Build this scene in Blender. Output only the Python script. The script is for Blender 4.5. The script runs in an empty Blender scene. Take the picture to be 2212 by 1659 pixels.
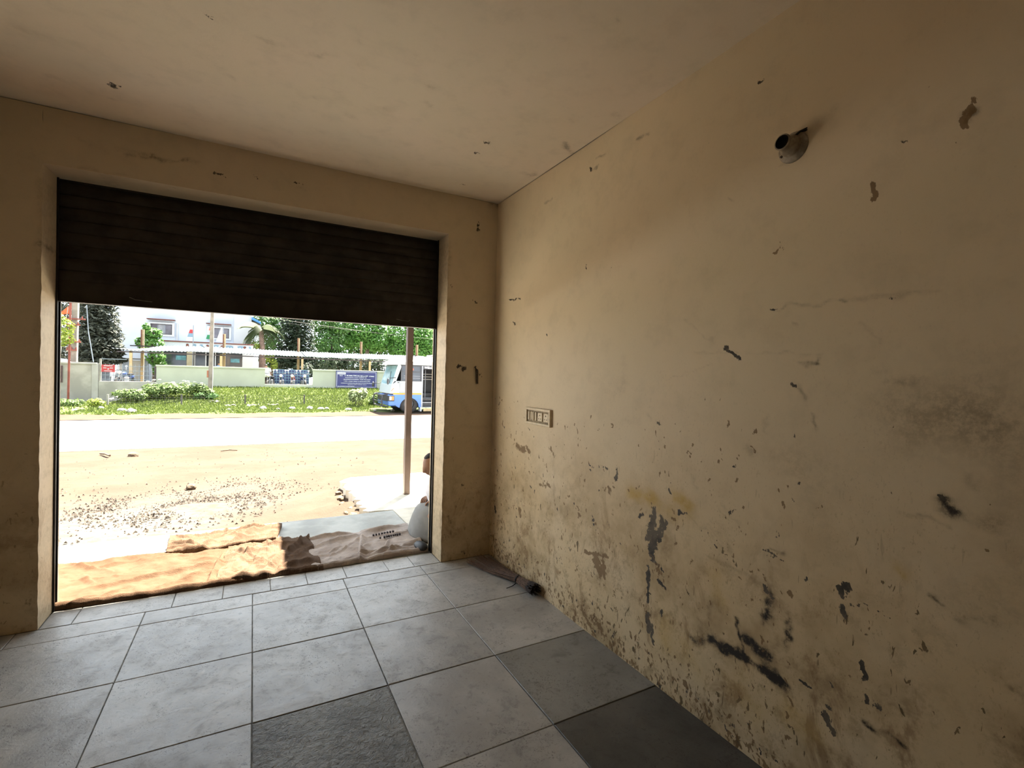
import bpy, bmesh, math, random
import numpy as np
from mathutils import Vector, Matrix

random.seed(7)
rng = np.random.default_rng(11)
S = bpy.context.scene
COL = S.collection
R = math.radians

# ------------------------------------------------------------------ camera, sky, sun, exposure
camd = bpy.data.cameras.new('camera')
camd.sensor_fit = 'HORIZONTAL'
camd.sensor_width = 36.0
camd.lens = 36.0 * 1037.94 / 2212.0
camd.clip_start = 0.05
camd.clip_end = 500
cam = bpy.data.objects.new('camera', camd)
COL.objects.link(cam)
_f = Vector((0.47395, 0.88040, -0.016317))
_r = Vector((0.88040, -0.473453, 0.0270))
_u = Vector((-0.016046, 0.027162, 0.999502))
_m = Matrix((( _r.x, _u.x, -_f.x, 0), (_r.y, _u.y, -_f.y, 0), (_r.z, _u.z, -_f.z, 1.5388), (0, 0, 0, 1)))
cam.matrix_world = _m
S.camera = cam

world = bpy.data.worlds.new('sky')
S.world = world
world.use_nodes = True
_bg = world.node_tree.nodes['Background']
_bg.inputs['Color'].default_value = (0.80, 0.90, 1.0, 1)
_bg.inputs['Strength'].default_value = 1.7

SUN_EL = 62.0
sund = bpy.data.lights.new('sun', 'SUN')
sund.energy = 28.0
sund.angle = R(0.6)
sund.color = (1.0, 0.93, 0.80)
sun = bpy.data.objects.new('sun', sund)
COL.objects.link(sun)
_sd = Vector((-0.6255 * math.cos(R(SUN_EL)), -0.780 * math.cos(R(SUN_EL)), -math.sin(R(SUN_EL))))
sun.rotation_euler = _sd.to_track_quat('-Z', 'Y').to_euler()
sun.location = (8, 12, 20)

S.view_settings.view_transform = 'Standard'
S.view_settings.look = 'None'
S.view_settings.gamma = 1.0
S.view_settings.use_curve_mapping = False
S.view_settings.exposure = 1.08
S.cycles.max_bounces = 11
S.cycles.diffuse_bounces = 8
S.cycles.caustics_reflective = False
S.cycles.caustics_refractive = False
S.cycles.sample_clamp_indirect = 6.0

# ------------------------------------------------------------------ helpers: objects
def obj(name, bm, mat, parent=None, smooth=False):
    me = bpy.data.meshes.new(name)
    bmesh.ops.recalc_face_normals(bm, faces=bm.faces[:])
    bm.to_mesh(me)
    bm.free()
    if smooth:
        for p in me.polygons:
            p.use_smooth = True
    return link(name, me, mat, parent)

def link(name, me, mat, parent=None):
    o = bpy.data.objects.new(name, me)
    COL.objects.link(o)
    if mat is not None:
        for m in (mat if isinstance(mat, (list, tuple)) else [mat]):
            me.materials.append(m)
    if parent is not None:
        o.parent = parent
        if parent.parent is None:
            o.matrix_parent_inverse = Matrix.Translation(parent.location).inverted()
        else:                      # a part already carries its thing's inverse
            o.matrix_parent_inverse = Matrix.Identity(4)
    return o

def thing(name, label, cat, loc=(0, 0, 0), group=None):
    o = bpy.data.objects.new(name, None)
    o.empty_display_size = 0.1
    COL.objects.link(o)
    o.location = loc
    return tag(o, label, cat, group)

def tag(o, label, cat, group=None, kind=None):
    o['label'] = label
    o['category'] = cat
    if group:
        o['group'] = group
    if kind:
        o['kind'] = kind
    return o

def structure(o):
    o['kind'] = 'structure'
    return o

def stuff(o):
    o['kind'] = 'stuff'
    return o

def copy_tree(o, parent=None):
    kids = list(o.children)
    c = o.copy()
    COL.objects.link(c)
    if parent is not None:
        mpi = c.matrix_parent_inverse.copy()
        c.parent = parent
        c.matrix_parent_inverse = mpi
    for k in kids:
        copy_tree(k, c)
    return c

# ------------------------------------------------------------------ helpers: shapes
def box(bm, x0, x1, y0, y1, z0, z1, bev=0.0):
    r = bmesh.ops.create_cube(bm, size=1.0)
    vs = r['verts']
    for v in vs:
        v.co = Vector(((x0 + x1) / 2 + v.co.x * (x1 - x0), (y0 + y1) / 2 + v.co.y * (y1 - y0), (z0 + z1) / 2 + v.co.z * (z1 - z0)))
    if bev:
        es = list({e for v in vs for e in v.link_edges})
        bmesh.ops.bevel(bm, geom=es, offset=bev, segments=1, affect='EDGES', profile=0.5)
    return vs

def B(x0, x1, y0, y1, z0, z1, bev=0.0):
    bm = bmesh.new()
    box(bm, x0, x1, y0, y1, z0, z1, bev)
    return bm

def tube(bm, p0, p1, r0, r1=None, seg=10, caps=True):
    r1 = r0 if r1 is None else r1
    p0, p1 = Vector(p0), Vector(p1)
    d = p1 - p0
    q = d.to_track_quat('Z', 'Y').to_matrix().to_4x4()
    q.translation = (p0 + p1) / 2
    return bmesh.ops.create_cone(bm, cap_ends=caps, segments=seg, radius1=r0, radius2=max(r1, 1e-5), depth=d.length, matrix=q)['verts']

def T(p0, p1, r0, r1=None, seg=10):
    bm = bmesh.new()
    tube(bm, p0, p1, r0, r1, seg)
    return bm

def path(bm, pts, r, seg=7):
    for a, b in zip(pts[:-1], pts[1:]):
        tube(bm, a, b, r, r, seg)

def beam(bm, p0, p1, w, h):
    """square bar between two points"""
    p0, p1 = Vector(p0), Vector(p1)
    d = p1 - p0
    q = d.to_track_quat('Z', 'Y').to_matrix().to_4x4()
    q.translation = (p0 + p1) / 2
    vs = bmesh.ops.create_cube(bm, size=1.0)['verts']
    for v in vs:
        v.co = q @ Vector((v.co.x * w, v.co.y * h, v.co.z * d.length))
    return vs

def prism(bm, pts, axis, a0, a1):
    """extrude a 2D outline along an axis ('x': pts are (y,z), 'y': (x,z), 'z': (x,y))"""
    def P(p, a):
        return {'x': (a, p[0], p[1]), 'y': (p[0], a, p[1]), 'z': (p[0], p[1], a)}[axis]
    A = [bm.verts.new(P(p, a0)) for p in pts]
    Bv = [bm.verts.new(P(p, a1)) for p in pts]
    bm.faces.new(A)
    bm.faces.new(list(reversed(Bv)))
    n = len(pts)
    for i in range(n):
        bm.faces.new((A[i], A[(i + 1) % n], Bv[(i + 1) % n], Bv[i]))
    return A + Bv

def lathe(bm, prof, origin, axis, seg=24):
    """prof: list of (r, h) along axis"""
    q = Vector(axis).to_track_quat('Z', 'Y').to_matrix().to_4x4()
    q.translation = Vector(origin)
    rings = []
    for r, hgt in prof:
        rings.append([bm.verts.new(q @ Vector((max(r, 1e-5) * math.cos(2 * math.pi * i / seg), max(r, 1e-5) * math.sin(2 * math.pi * i / seg), hgt))) for i in range(seg)])
    for a, b in zip(rings[:-1], rings[1:]):
        for i in range(seg):
            bm.faces.new((a[i], a[(i + 1) % seg], b[(i + 1) % seg], b[i]))
    return rings

def blob(bm, c, rad, sub=2, jit=0.0, rnd=random):
    vs = bmesh.ops.create_icosphere(bm, subdivisions=sub, radius=1.0)['verts']
    for v in vs:
        k = 1 + rnd.uniform(-jit, jit)
        v.co = Vector((c[0] + v.co.x * rad[0] * k, c[1] + v.co.y * rad[1] * k, c[2] + v.co.z * rad[2] * k))
    return vs

def from_arrays(name, verts, faces, mat, parent=None, smooth=False):
    me = bpy.data.meshes.new(name)
    me.from_pydata([tuple(v) for v in verts], [], [tuple(f) for f in faces])
    me.update()
    if smooth:
        for p in me.polygons:
            p.use_smooth = True
    return link(name, me, mat, parent)

# ------------------------------------------------------------------ helpers: materials
class NT:
    def __init__(self, name):
        self.m = bpy.data.materials.new(name)
        self.m.use_nodes = True
        self.t = self.m.node_tree
        self.bsdf = self.t.nodes['Principled BSDF']
        self.pos = self.n('ShaderNodeNewGeometry').outputs['Position']
    def n(self, typ, **kw):
        nd = self.t.nodes.new(typ)
        for k, v in kw.items():
            setattr(nd, k, v)
        return nd
    def put(self, sock, v):
        if v is None:
            return
        if isinstance(v, bpy.types.NodeSocket):
            self.t.links.new(v, sock)
        elif isinstance(v, (tuple, list)) and len(v) == 3 and sock.type == 'RGBA':
            sock.default_value = (*v, 1)
        else:
            sock.default_value = v
    def scale(self, vec, s):
        nd = self.n('ShaderNodeMapping')
        self.put(nd.inputs['Vector'], vec)
        nd.inputs['Scale'].default_value = s
        return nd.outputs[0]
    def noise(self, scale, detail=4, rough=0.55, vec=None, dist=0.0):
        nd = self.n('ShaderNodeTexNoise')
        self.put(nd.inputs['Vector'], self.pos if vec is None else vec)
        nd.inputs['Scale'].default_value = scale
        nd.inputs['Detail'].default_value = detail
        nd.inputs['Roughness'].default_value = rough
        nd.inputs['Distortion'].default_value = dist
        return nd.outputs['Fac']
    def voro(self, scale, vec=None, feature='F1'):
        nd = self.n('ShaderNodeTexVoronoi', feature=feature)
        self.put(nd.inputs['Vector'], self.pos if vec is None else vec)
        nd.inputs['Scale'].default_value = scale
        return nd.outputs['Distance']
    def ramp(self, v, a, b, lo=0.0, hi=1.0, smooth=True):
        nd = self.n('ShaderNodeMapRange')
        if smooth:
            nd.interpolation_type = 'SMOOTHSTEP'
        self.put(nd.inputs['Value'], v)
        self.put(nd.inputs['From Min'], a)
        self.put(nd.inputs['From Max'], b)
        self.put(nd.inputs['To Min'], lo)
        self.put(nd.inputs['To Max'], hi)
        return nd.outputs['Result']
    def math(self, op, a, b=None):
        nd = self.n('ShaderNodeMath', operation=op)
        self.put(nd.inputs[0], a)
        self.put(nd.inputs[1], b)
        return nd.outputs[0]
    def mix(self, fac, a, b, blend='MIX'):
        nd = self.n('ShaderNodeMix', data_type='RGBA', blend_type=blend)
        self.put(nd.inputs[0], fac)
        self.put(nd.inputs[6], a)
        self.put(nd.inputs[7], b)
        return nd.outputs[2]
    def sep(self, v):
        nd = self.n('ShaderNodeSeparateXYZ')
        self.put(nd.inputs[0], v)
        return nd.outputs
    def objrand(self):
        return self.n('ShaderNodeObjectInfo').outputs['Random']
    def bump(self, h, strength=0.3, dist=0.01):
        nd = self.n('ShaderNodeBump')
        self.put(nd.inputs['Height'], h)
        nd.inputs['Strength'].default_value = strength
        nd.inputs['Distance'].default_value = dist
        self.put(self.bsdf.inputs['Normal'], nd.outputs[0])
    def out(self, color=None, rough=None, metal=None, spec=None):
        self.put(self.bsdf.inputs['Base Color'], color)
        self.put(self.bsdf.inputs['Roughness'], rough)
        self.put(self.bsdf.inputs['Metallic'], metal)
        self.put(self.bsdf.inputs['Specular IOR Level'], spec)
        return self.m

def paint(name, col, rough=0.6, var=0.12, scale=6.0, metal=0.0, bump=0.0, spec=0.4, bscale=40.0):
    t = NT(name)
    n = t.noise(scale, 4)
    dark = tuple(c * (1 - var) for c in col)
    lite = tuple(min(1, c * (1 + var)) for c in col)
    c = t.mix(t.ramp(n, 0.35, 0.65), dark, lite)
    if bump:
        t.bump(t.noise(bscale, 4), bump, 0.01)
    return t.out(c, rough, metal, spec)

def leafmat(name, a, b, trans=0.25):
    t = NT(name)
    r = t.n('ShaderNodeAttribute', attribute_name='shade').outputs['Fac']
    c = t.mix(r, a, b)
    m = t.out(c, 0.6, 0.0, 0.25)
    tr = t.n('ShaderNodeBsdfTranslucent')
    t.put(tr.inputs['Color'], c)
    ms = t.n('ShaderNodeMixShader')
    ms.inputs[0].default_value = trans
    t.t.links.new(t.bsdf.outputs[0], ms.inputs[1])
    t.t.links.new(tr.outputs[0], ms.inputs[2])
    t.t.links.new(ms.outputs[0], t.t.nodes['Material Output'].inputs['Surface'])
    return m

def add_marks(me, U, V, marks, shape=None):
    """paint chips, rust, yellow and sooty marks of the plaster, and painted-in darkening: per-vertex densities in the wall's own metres"""
    # ragged outlines: the marks' coordinates wander on several scales
    Uw, Vw = U.astype(np.float64).copy(), V.astype(np.float64).copy()
    jag = np.zeros(len(U))
    r3 = np.random.default_rng(5)
    for fr, am in ((17, .006), (41, .004), (90, .003), (170, .002)):
        for _ in range(2):
            a, p1, p2 = r3.uniform(0, 6.28, 3)
            ph = fr * (U * math.cos(a) + V * math.sin(a))
            Uw += am * np.sin(ph + p1)
            Vw += am * np.cos(ph + p2)
            jag += np.sin(ph * 1.7 + p2) * .25
    a = np.zeros((len(U), 4), np.float32)
    for ch, u0, v0, u1, v1, w, st in marks:
        if shape is not None:
            nv, nu = shape
            us, vs = U[:nu], V[::nu]
            m = 3 * w + .04
            i0, i1 = np.searchsorted(us, [min(u0, u1) - m, max(u0, u1) + m])
            j0, j1 = np.searchsorted(vs, [min(v0, v1) - m, max(v0, v1) + m])
            if i1 <= i0 or j1 <= j0:
                continue
            idx = (np.arange(j0, j1)[:, None] * nu + np.arange(i0, i1)[None, :]).ravel()
        else:
            idx = slice(None)
        uu, vv = Uw[idx], Vw[idx]
        du, dv = u1 - u0, v1 - v0
        L2 = du * du + dv * dv + 1e-9
        t = np.clip(((uu - u0) * du + (vv - v0) * dv) / L2, 0, 1)
        d2 = (uu - u0 - t * du) ** 2 + (vv - v0 - t * dv) ** 2
        k = 'RGBA'.index(ch)
        val = st * np.exp(-d2 / (w * w) * 0.9)
        if ch in 'RG':
            val = val * (1 + .35 * jag[idx])
            a[idx, k] = np.maximum(a[idx, k], val)
        else:
            a[idx, k] += val * (1 - 0.3 * np.minimum(a[idx, k], 1))
    at = me.attributes.new('marks', 'FLOAT_COLOR', 'POINT')
    at.data.foreach_set('color', a.ravel())

def grid_arrays(us, vs, fn):
    uu, vv = np.meshgrid(us, vs)
    P = fn(uu.ravel(), vv.ravel())
    nu, nv = len(us), len(vs)
    i = np.arange(nu * nv).reshape(nv, nu)
    F = np.stack([i[:-1, :-1].ravel(), i[:-1, 1:].ravel(), i[1:, 1:].ravel(), i[1:, :-1].ravel()], 1)
    return np.stack(P, 1), F, uu.ravel(), vv.ravel()

def mesh_np(name, V, F):
    me = bpy.data.meshes.new(name)
    V = np.asarray(V, np.float32)
    F = np.asarray(F, np.int32)
    me.vertices.add(len(V))
    me.vertices.foreach_set('co', V.ravel())
    me.loops.add(F.size)
    me.loops.foreach_set('vertex_index', F.ravel())
    me.polygons.add(len(F))
    k = F.shape[1]
    me.polygons.foreach_set('loop_start', np.arange(len(F), dtype=np.int32) * k)
    me.polygons.foreach_set('loop_total', np.full(len(F), k, np.int32))
    me.update(calc_edges=True)
    me.validate()
    return me

# ------------------------------------------------------------------ materials
def plaster(name, base, warm, chips=1.0, lowgrime=1.0, mk=1.0):
    t = NT(name)
    at = t.n('ShaderNodeAttribute', attribute_name='marks')
    sp = t.n('ShaderNodeSeparateColor')
    t.put(sp.inputs[0], at.outputs['Color'])
    mr, mg, mb, ma = sp.outputs[0], sp.outputs[1], sp.outputs[2], at.outputs['Alpha']
    z = t.sep(t.pos)[2]
    n1 = t.noise(1.3, 5, 0.6)
    n2 = t.noise(7.0, 5, 0.65)
    n3 = t.noise(60.0, 3, 0.6)
    col = t.mix(t.ramp(n1, 0.36, 0.66), base, warm)
    col = t.mix(t.ramp(n2, 0.45, 0.75, 0, 0.22), col, tuple(c * 0.62 for c in base))
    # the lower wall has yellowed
    yl = t.math('MULTIPLY', t.ramp(z, 1.7, 0.5, 0.0, 0.75 * lowgrime), t.ramp(t.noise(1.9, 4), 0.25, 0.6, 0.45, 1.0))
    col = t.mix(yl, col, (0.60, 0.44, 0.235))
    # general handling grime that thickens towards the floor
    low = t.ramp(z, 1.55, 0.1, 0.0, 1.0)
    g = t.math('MULTIPLY', t.ramp(t.noise(2.6, 4, 0.7), 0.44, 0.66), low)
    col = t.mix(t.math('MULTIPLY', g, 0.62 * lowgrime), col, (0.27, 0.18, 0.075))
    g2 = t.math('MULTIPLY', t.ramp(t.noise(9.0, 5, 0.75), 0.5, 0.68), t.ramp(z, 1.3, 0.1, 0.0, 1.0))
    col = t.mix(t.math('MULTIPLY', g2, 0.5 * lowgrime), col, (0.18, 0.115, 0.05))
    br = t.math('MULTIPLY', t.ramp(t.noise(5.2, 5, 0.78, t.scale(t.pos, (1, 1, 0.6)), 0.6), 0.53, 0.66), t.ramp(z, 1.25, 0.25, 0.0, 1.0))
    col = t.mix(t.math('MULTIPLY', br, 0.55 * lowgrime), col, (0.20, 0.105, 0.04))
    fl = t.math('MULTIPLY', t.ramp(t.noise(115, 4, 0.7, t.scale(t.pos, (1, 1, 0.55))), 0.585, 0.64), t.math('MULTIPLY', t.ramp(z, 1.9, 0.0, 0.12, 1.0), t.ramp(t.noise(4.0, 4, 0.6), 0.38, 0.6, 0.15, 1.0)))
    col = t.mix(t.math('MULTIPLY', fl, 0.55 * lowgrime), col, (0.24, 0.155, 0.07))
    # yellow stains, sooty marks and the painted-in darkening
    nb = t.ramp(t.noise(14, 5, 0.7), 0.3, 0.7, 0.45, 1.0)
    col = t.mix(t.math('MULTIPLY', mb, nb), col, (0.50, 0.31, 0.045))
    soot_shade = t.math('MULTIPLY', ma, t.ramp(t.noise(30, 4, 0.75), 0.30, 0.66, 0.42, 1.0))
    col = t.mix(t.ramp(t.math('MULTIPLY', soot_shade, mk), 0.02, 1.35, 0, 1), col, t.mix(t.ramp(soot_shade, 0.35, 1.0), (0.15, 0.095, 0.045), (0.026, 0.020, 0.015)))
    # small chips scattered over the lower wall, stretched downwards
    v = t.scale(t.pos, (1.0, 1.0, 0.45))
    th = t.ramp(z, 1.75, 0.0, 0.735, 0.605, False)
    c1 = t.noise(38, 3, 0.6, v, 0.6)
    reg = t.ramp(t.noise(3.2, 3), 0.38, 0.62, 0.06, 0.0)
    th = t.math('ADD', th, reg)
    chip = t.ramp(c1, th, t.math('ADD', th, 0.022))
    chip = t.math('MULTIPLY', chip, chips)
    cc = t.mix(t.ramp(t.noise(6), 0.42, 0.6), (0.10, 0.068, 0.028), (0.20, 0.13, 0.06))
    col = t.mix(t.math('MULTIPLY', chip, 0.9), col, cc)
    # scratches
    vs = t.scale(t.pos, (1.0, 1.0, 0.16))
    s1 = t.ramp(t.noise(60, 2, 0.5, vs, 0.3), 0.70, 0.74)
    s1 = t.math('MULTIPLY', s1, t.math('MULTIPLY', low, 0.7 * chips))
    col = t.mix(s1, col, (0.15, 0.10, 0.05))
    # peeled patches: dark and rust
    nn = t.noise(85, 4, 0.7, t.scale(t.pos, (1, 1, 0.5)))
    nt = t.ramp(nn, 0.3, 0.7, 1.0, 0.0, False)
    mr = t.math('MULTIPLY', mr, min(1.0, mk * 1.2))
    pk = t.ramp(mr, t.math('ADD', t.math('MULTIPLY', nt, 0.75), 0.14), t.math('ADD', t.math('MULTIPLY', nt, 0.75), 0.22))
    col = t.mix(pk, col, t.mix(t.ramp(n2, 0.4, 0.6), (0.040, 0.034, 0.028), (0.13, 0.105, 0.075)))
    gk = t.ramp(mg, t.math('ADD', t.math('MULTIPLY', nt, 0.6), 0.16), t.math('ADD', t.math('MULTIPLY', nt, 0.6), 0.3))
    col = t.mix(t.math('MULTIPLY', gk, 0.85), col, (0.185, 0.105, 0.042))
    hgt = t.math('SUBTRACT', t.math('ADD', t.math('MULTIPLY', n2, 0.6), t.math('MULTIPLY', n3, 0.12)), t.math('ADD', t.math('MULTIPLY', chip, 0.35), t.math('MULTIPLY', pk, 0.4)))
    t.bump(hgt, 0.28, 0.012)
    return t.out(col, 0.62, 0.0, 0.3)

M = {}
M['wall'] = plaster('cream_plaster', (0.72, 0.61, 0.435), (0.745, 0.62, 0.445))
M['wall_back'] = paint('low_bounce_plaster', (0.26, 0.21, 0.14), 0.85, 0.15, 2)  # unseen back wall, kept dark to cut the light it bounces back
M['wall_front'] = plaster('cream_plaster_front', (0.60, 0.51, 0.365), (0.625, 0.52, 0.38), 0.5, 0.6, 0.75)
M['ceiling'] = plaster('ceiling_plaster', (0.76, 0.68, 0.56), (0.79, 0.69, 0.58), 0.0, 0.0, 0.75)

def stone(name, kind='plain'):
    t = NT(name)
    rnd = t.objrand()
    off = t.n('ShaderNodeVectorMath', operation='ADD')
    t.put(off.inputs[0], t.pos)
    cmb = t.n('ShaderNodeCombineXYZ')
    t.put(cmb.inputs[0], t.math('MULTIPLY', rnd, 37.0))
    t.put(cmb.inputs[2], t.math('MULTIPLY', rnd, 11.0))
    t.put(off.inputs[1], cmb.outputs[0])
    P = off.outputs[0]                       # every slab has its own veining
    n1 = t.noise(2.4, 6, 0.65, P)
    n2 = t.noise(9, 7, 0.72, P, 0.5)
    n3 = t.noise(70, 3, 0.6, P)
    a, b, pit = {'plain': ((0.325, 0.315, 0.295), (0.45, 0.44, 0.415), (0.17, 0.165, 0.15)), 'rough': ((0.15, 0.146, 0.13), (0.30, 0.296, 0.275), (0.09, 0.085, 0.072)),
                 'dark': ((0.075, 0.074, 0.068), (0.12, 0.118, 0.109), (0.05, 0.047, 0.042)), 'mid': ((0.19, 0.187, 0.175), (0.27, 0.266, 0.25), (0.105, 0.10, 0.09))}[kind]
    c = t.mix(t.ramp(n1, 0.34, 0.66), a, b)
    c = t.mix(t.ramp(n2, 0.52, 0.68, 0, 0.45), c, pit)
    c = t.mix(t.ramp(t.noise(34, 5, 0.7, P, 0.4), 0.57, 0.66, 0, 0.5), c, pit)
    c = t.mix(t.ramp(n3, 0.62, 0.75, 0, 0.35), c, pit)
    # curled hammer marks left by the dressing of the stone
    hm = t.ramp(t.math('MULTIPLY', t.ramp(t.noise(52, 2, 0.5, P, 2.2), 0.60, 0.66), t.ramp(t.noise(3.1, 3, 0.6, P), 0.44, 0.56)), 0, 1, 0, 0.8)
    c = t.mix(hm, c, pit)
    sc = t.ramp(t.noise(5.5, 4, 0.6, t.scale(P, (1, 0.35, 1)), 1.2), 0.66, 0.74, 0, 0.3)
    c = t.mix(sc, c, tuple(min(1, x * 1.25) for x in b))
    hsv = t.n('ShaderNodeHueSaturation')
    t.put(hsv.inputs['Value'], t.ramp(rnd, 0, 1, 0.93, 1.06, False))
    t.put(hsv.inputs['Color'], c)
    if kind == 'rough':
        hh = t.math('ADD', t.noise(30, 5, 0.7, P, 0.9), t.math('MULTIPLY', n3, 0.3))
        t.bump(hh, 0.8, 0.02)
        return t.out(hsv.outputs[0], 0.55, 0, 0.45)
    t.bump(t.math('SUBTRACT', t.math('ADD', n2, t.math('MULTIPLY', n3, 0.2)), t.math('MULTIPLY', hm, 0.6)), 0.22, 0.012)
    return t.out(hsv.outputs[0], t.ramp(n2, 0.35, 0.7, 0.34, 0.52), 0.0, 0.5)

M['stone'] = stone('grey_limestone')
M['stone_rough'] = stone('rough_hewn_limestone', 'rough')
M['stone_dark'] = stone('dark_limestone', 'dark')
M['stone_mid'] = stone('mid_grey_limestone', 'mid')  # grey tone between the plain and the dark slabs
M['joint'] = paint('mortar_joint', (0.17, 0.165, 0.15), 0.9, 0.35, 22)
M['shutter'] = paint('shutter_steel', (0.030, 0.026, 0.022), 0.5, 0.3, 8, 0.25, 0.1, 0.35)
M['shutter_dark'] = paint('shutter_guide_steel', (0.022, 0.020, 0.018), 0.45, 0.3, 10, 0.4)
M['scuff'] = paint('bare_scuffed_steel', (0.20, 0.18, 0.16), 0.5, 0.3, 20, 0.5)
M['iron'] = paint('rusty_iron', (0.055, 0.040, 0.028), 0.55, 0.35, 40, 0.5)
M['socket'] = paint('overpainted_plastic', (0.70, 0.585, 0.41), 0.55, 0.08, 30)
M['socket_dark'] = paint('socket_slot', (0.09, 0.062, 0.032), 0.8, 0.2, 30)
M['socket_back'] = paint('socket_recess', (0.30, 0.235, 0.15), 0.8, 0.3, 40)
M['holder'] = paint('dusty_holder_plastic', (0.33, 0.285, 0.215), 0.5, 0.3, 30)
M['holder_dark'] = paint('bakelite_dark', (0.018, 0.013, 0.012), 0.45, 0.2, 30)
M['concrete'] = paint('pale_concrete', (0.40, 0.405, 0.38), 0.85, 0.16, 3, 0, 0.2, 0.2, 60)
M['platform'] = paint('dusty_cement', (0.62, 0.58, 0.49), 0.9, 0.14, 3, 0, 0.2, 0.2, 60)
M['outer_wall'] = paint('outer_render', (0.50, 0.46, 0.38), 0.85, 0.1, 2)
M['pole'] = paint('brown_painted_steel', (0.075, 0.050, 0.042), 0.55, 0.15, 4, 0.1)

def dirtmat():
    t = NT('dusty_earth')
    n1 = t.noise(0.8, 6, 0.65)
    n2 = t.noise(8, 6, 0.7)
    n3 = t.noise(45, 4, 0.7)
    c = t.mix(t.ramp(n1, 0.35, 0.65), (0.062, 0.0400, 0.0280), (0.077, 0.0515, 0.0365))
    c = t.mix(t.ramp(n2, 0.5, 0.75, 0, 0.5), c, (0.046, 0.032, 0.020))
    c = t.mix(t.ramp(n3, 0.66, 0.74, 0, 0.5), c, (0.024, 0.018, 0.012))
    at = t.n('ShaderNodeAttribute', attribute_name='marks')
    g = t.math('MULTIPLY', at.outputs['Alpha'], t.ramp(n2, 0.35, 0.6, 0.3, 1.0))
    c = t.mix(g, c, (0.078, 0.070, 0.060))
    t.bump(t.math('ADD', n2, t.math('MULTIPLY', n3, 0.4)), 0.5, 0.03)
    return t.out(c, 0.95, 0, 0.1)
M['dirt'] = dirtmat()
M['road'] = paint('sunbleached_concrete_road', (0.55, 0.535, 0.51), 0.9, 0.05, 0.6, 0, 0.1, 0.1, 30)
M['gravel'] = paint('grey_gravel', (0.066, 0.052, 0.040), 0.9, 0.4, 9)
M['rock'] = paint('brown_fieldstone', (0.11, 0.078, 0.05), 0.9, 0.25, 25)
M['pale_rock'] = paint('pale_stone', (0.26, 0.245, 0.21), 0.9, 0.2, 6)
M['lawn'] = paint('lawn_earth', (0.085, 0.105, 0.035), 0.95, 0.3, 1.2, 0, 0.4, 0.1, 10)

def burlap(name, a, b):
    t = NT(name)
    n1 = t.noise(5, 5, 0.65)
    c = t.mix(t.ramp(n1, 0.35, 0.65), a, b)
    c = t.mix(t.ramp(t.noise(22, 5, 0.7), 0.5, 0.7, 0, 0.4), c, tuple(x * 0.55 for x in a))
    def wv(d):
        nd = t.n('ShaderNodeTexWave', bands_direction=d)
        t.put(nd.inputs['Vector'], t.pos)
        nd.inputs['Scale'].default_value = 70
        nd.inputs['Distortion'].default_value = 2.0
        nd.inputs['Detail'].default_value = 1
        return nd.outputs['Fac']
    w = t.math('ADD', wv('X'), wv('Y'))
    c = t.mix(t.ramp(w, 0.2, 0.7, 0.35, 0.0), c, tuple(x * 0.5 for x in a))
    t.bump(t.math('ADD', t.math('MULTIPLY', w, .3), t.math('ADD', t.math('MULTIPLY', n1, 2.0), t.math('MULTIPLY', t.noise(16, 4, 0.6, t.scale(t.pos, (.6, 1.5, 1)), 0.8), 1.6))), 0.6, 0.02)
    return t.out(c, 0.95, 0, 0.1)
M['burlap'] = burlap('orange_burlap', (0.108, 0.060, 0.034), (0.138, 0.081, 0.049))
M['burlap2'] = burlap('pale_burlap', (0.122, 0.074, 0.046), (0.160, 0.103, 0.067))
M['burlap3'] = burlap('greyed_burlap', (0.47, 0.39, 0.34), (0.60, 0.51, 0.45))
M['burlap4'] = burlap('pale_brown_burlap', (0.25, 0.175, 0.125), (0.32, 0.235, 0.175))
M['ink'] = paint('faded_print_ink', (0.06, 0.05, 0.05), 0.9, 0.2, 40)
M['straw'] = paint('dry_broom_straw', (0.115, 0.066, 0.040), 0.75, 0.4, 60)
M['straw_dark'] = paint('dark_broom_root', (0.028, 0.020, 0.017), 0.9, 0.4, 60)
M['wire_dark'] = paint('binding_wire', (0.02, 0.018, 0.018), 0.5, 0.2, 20, 0.5)
M['skin'] = paint('brown_skin', (0.25, 0.135, 0.085), 0.55, 0.1, 14)
M['hair'] = paint('short_dark_hair', (0.02, 0.017, 0.015), 0.7, 0.3, 60)
M['shirt'] = paint('white_cotton', (0.72, 0.72, 0.76), 0.85, 0.06, 12)
M['lungi'] = paint('grey_cotton_wrap', (0.25, 0.25, 0.24), 0.9, 0.08, 9)
M['cement'] = paint('bare_cement_render', (0.277, 0.261, 0.228), 0.9, 0.16, 1.4, 0, 0.2)
M['cement_lite'] = paint('pale_cement_band', (0.304, 0.290, 0.264), 0.9, 0.08, 2)
M['green_cream'] = paint('pale_green_wall_paint', (0.343, 0.356, 0.277), 0.85, 0.05, 0.8)
M['house_white'] = paint('white_house_paint', (0.390, 0.421, 0.468), 0.8, 0.03, 0.6)
M['house_side'] = paint('offwhite_house_side', (0.390, 0.390, 0.390), 0.8, 0.03, 0.6)
M['maroon'] = paint('maroon_trim_paint', (0.106, 0.036, 0.026), 0.7, 0.15, 3)
M['tan_paint'] = paint('tan_pillar_paint', (0.277, 0.244, 0.165), 0.8, 0.08, 3)
M['glass_dark'] = paint('dark_window_glass', (0.036, 0.040, 0.048), 0.12, 0.2, 1, 0, 0, 0.6)
M['glass_grey'] = paint('grey_window_glass', (0.092, 0.084, 0.100), 0.15, 0.25, 1.5, 0, 0, 0.6)
M['glass_pale'] = paint('pale_window_glass', (0.200, 0.204, 0.216), 0.15, 0.2, 1.5, 0, 0, 0.6)
M['teal_sign'] = paint('teal_panel', (0.066, 0.172, 0.198), 0.6, 0.25, 3)
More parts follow.
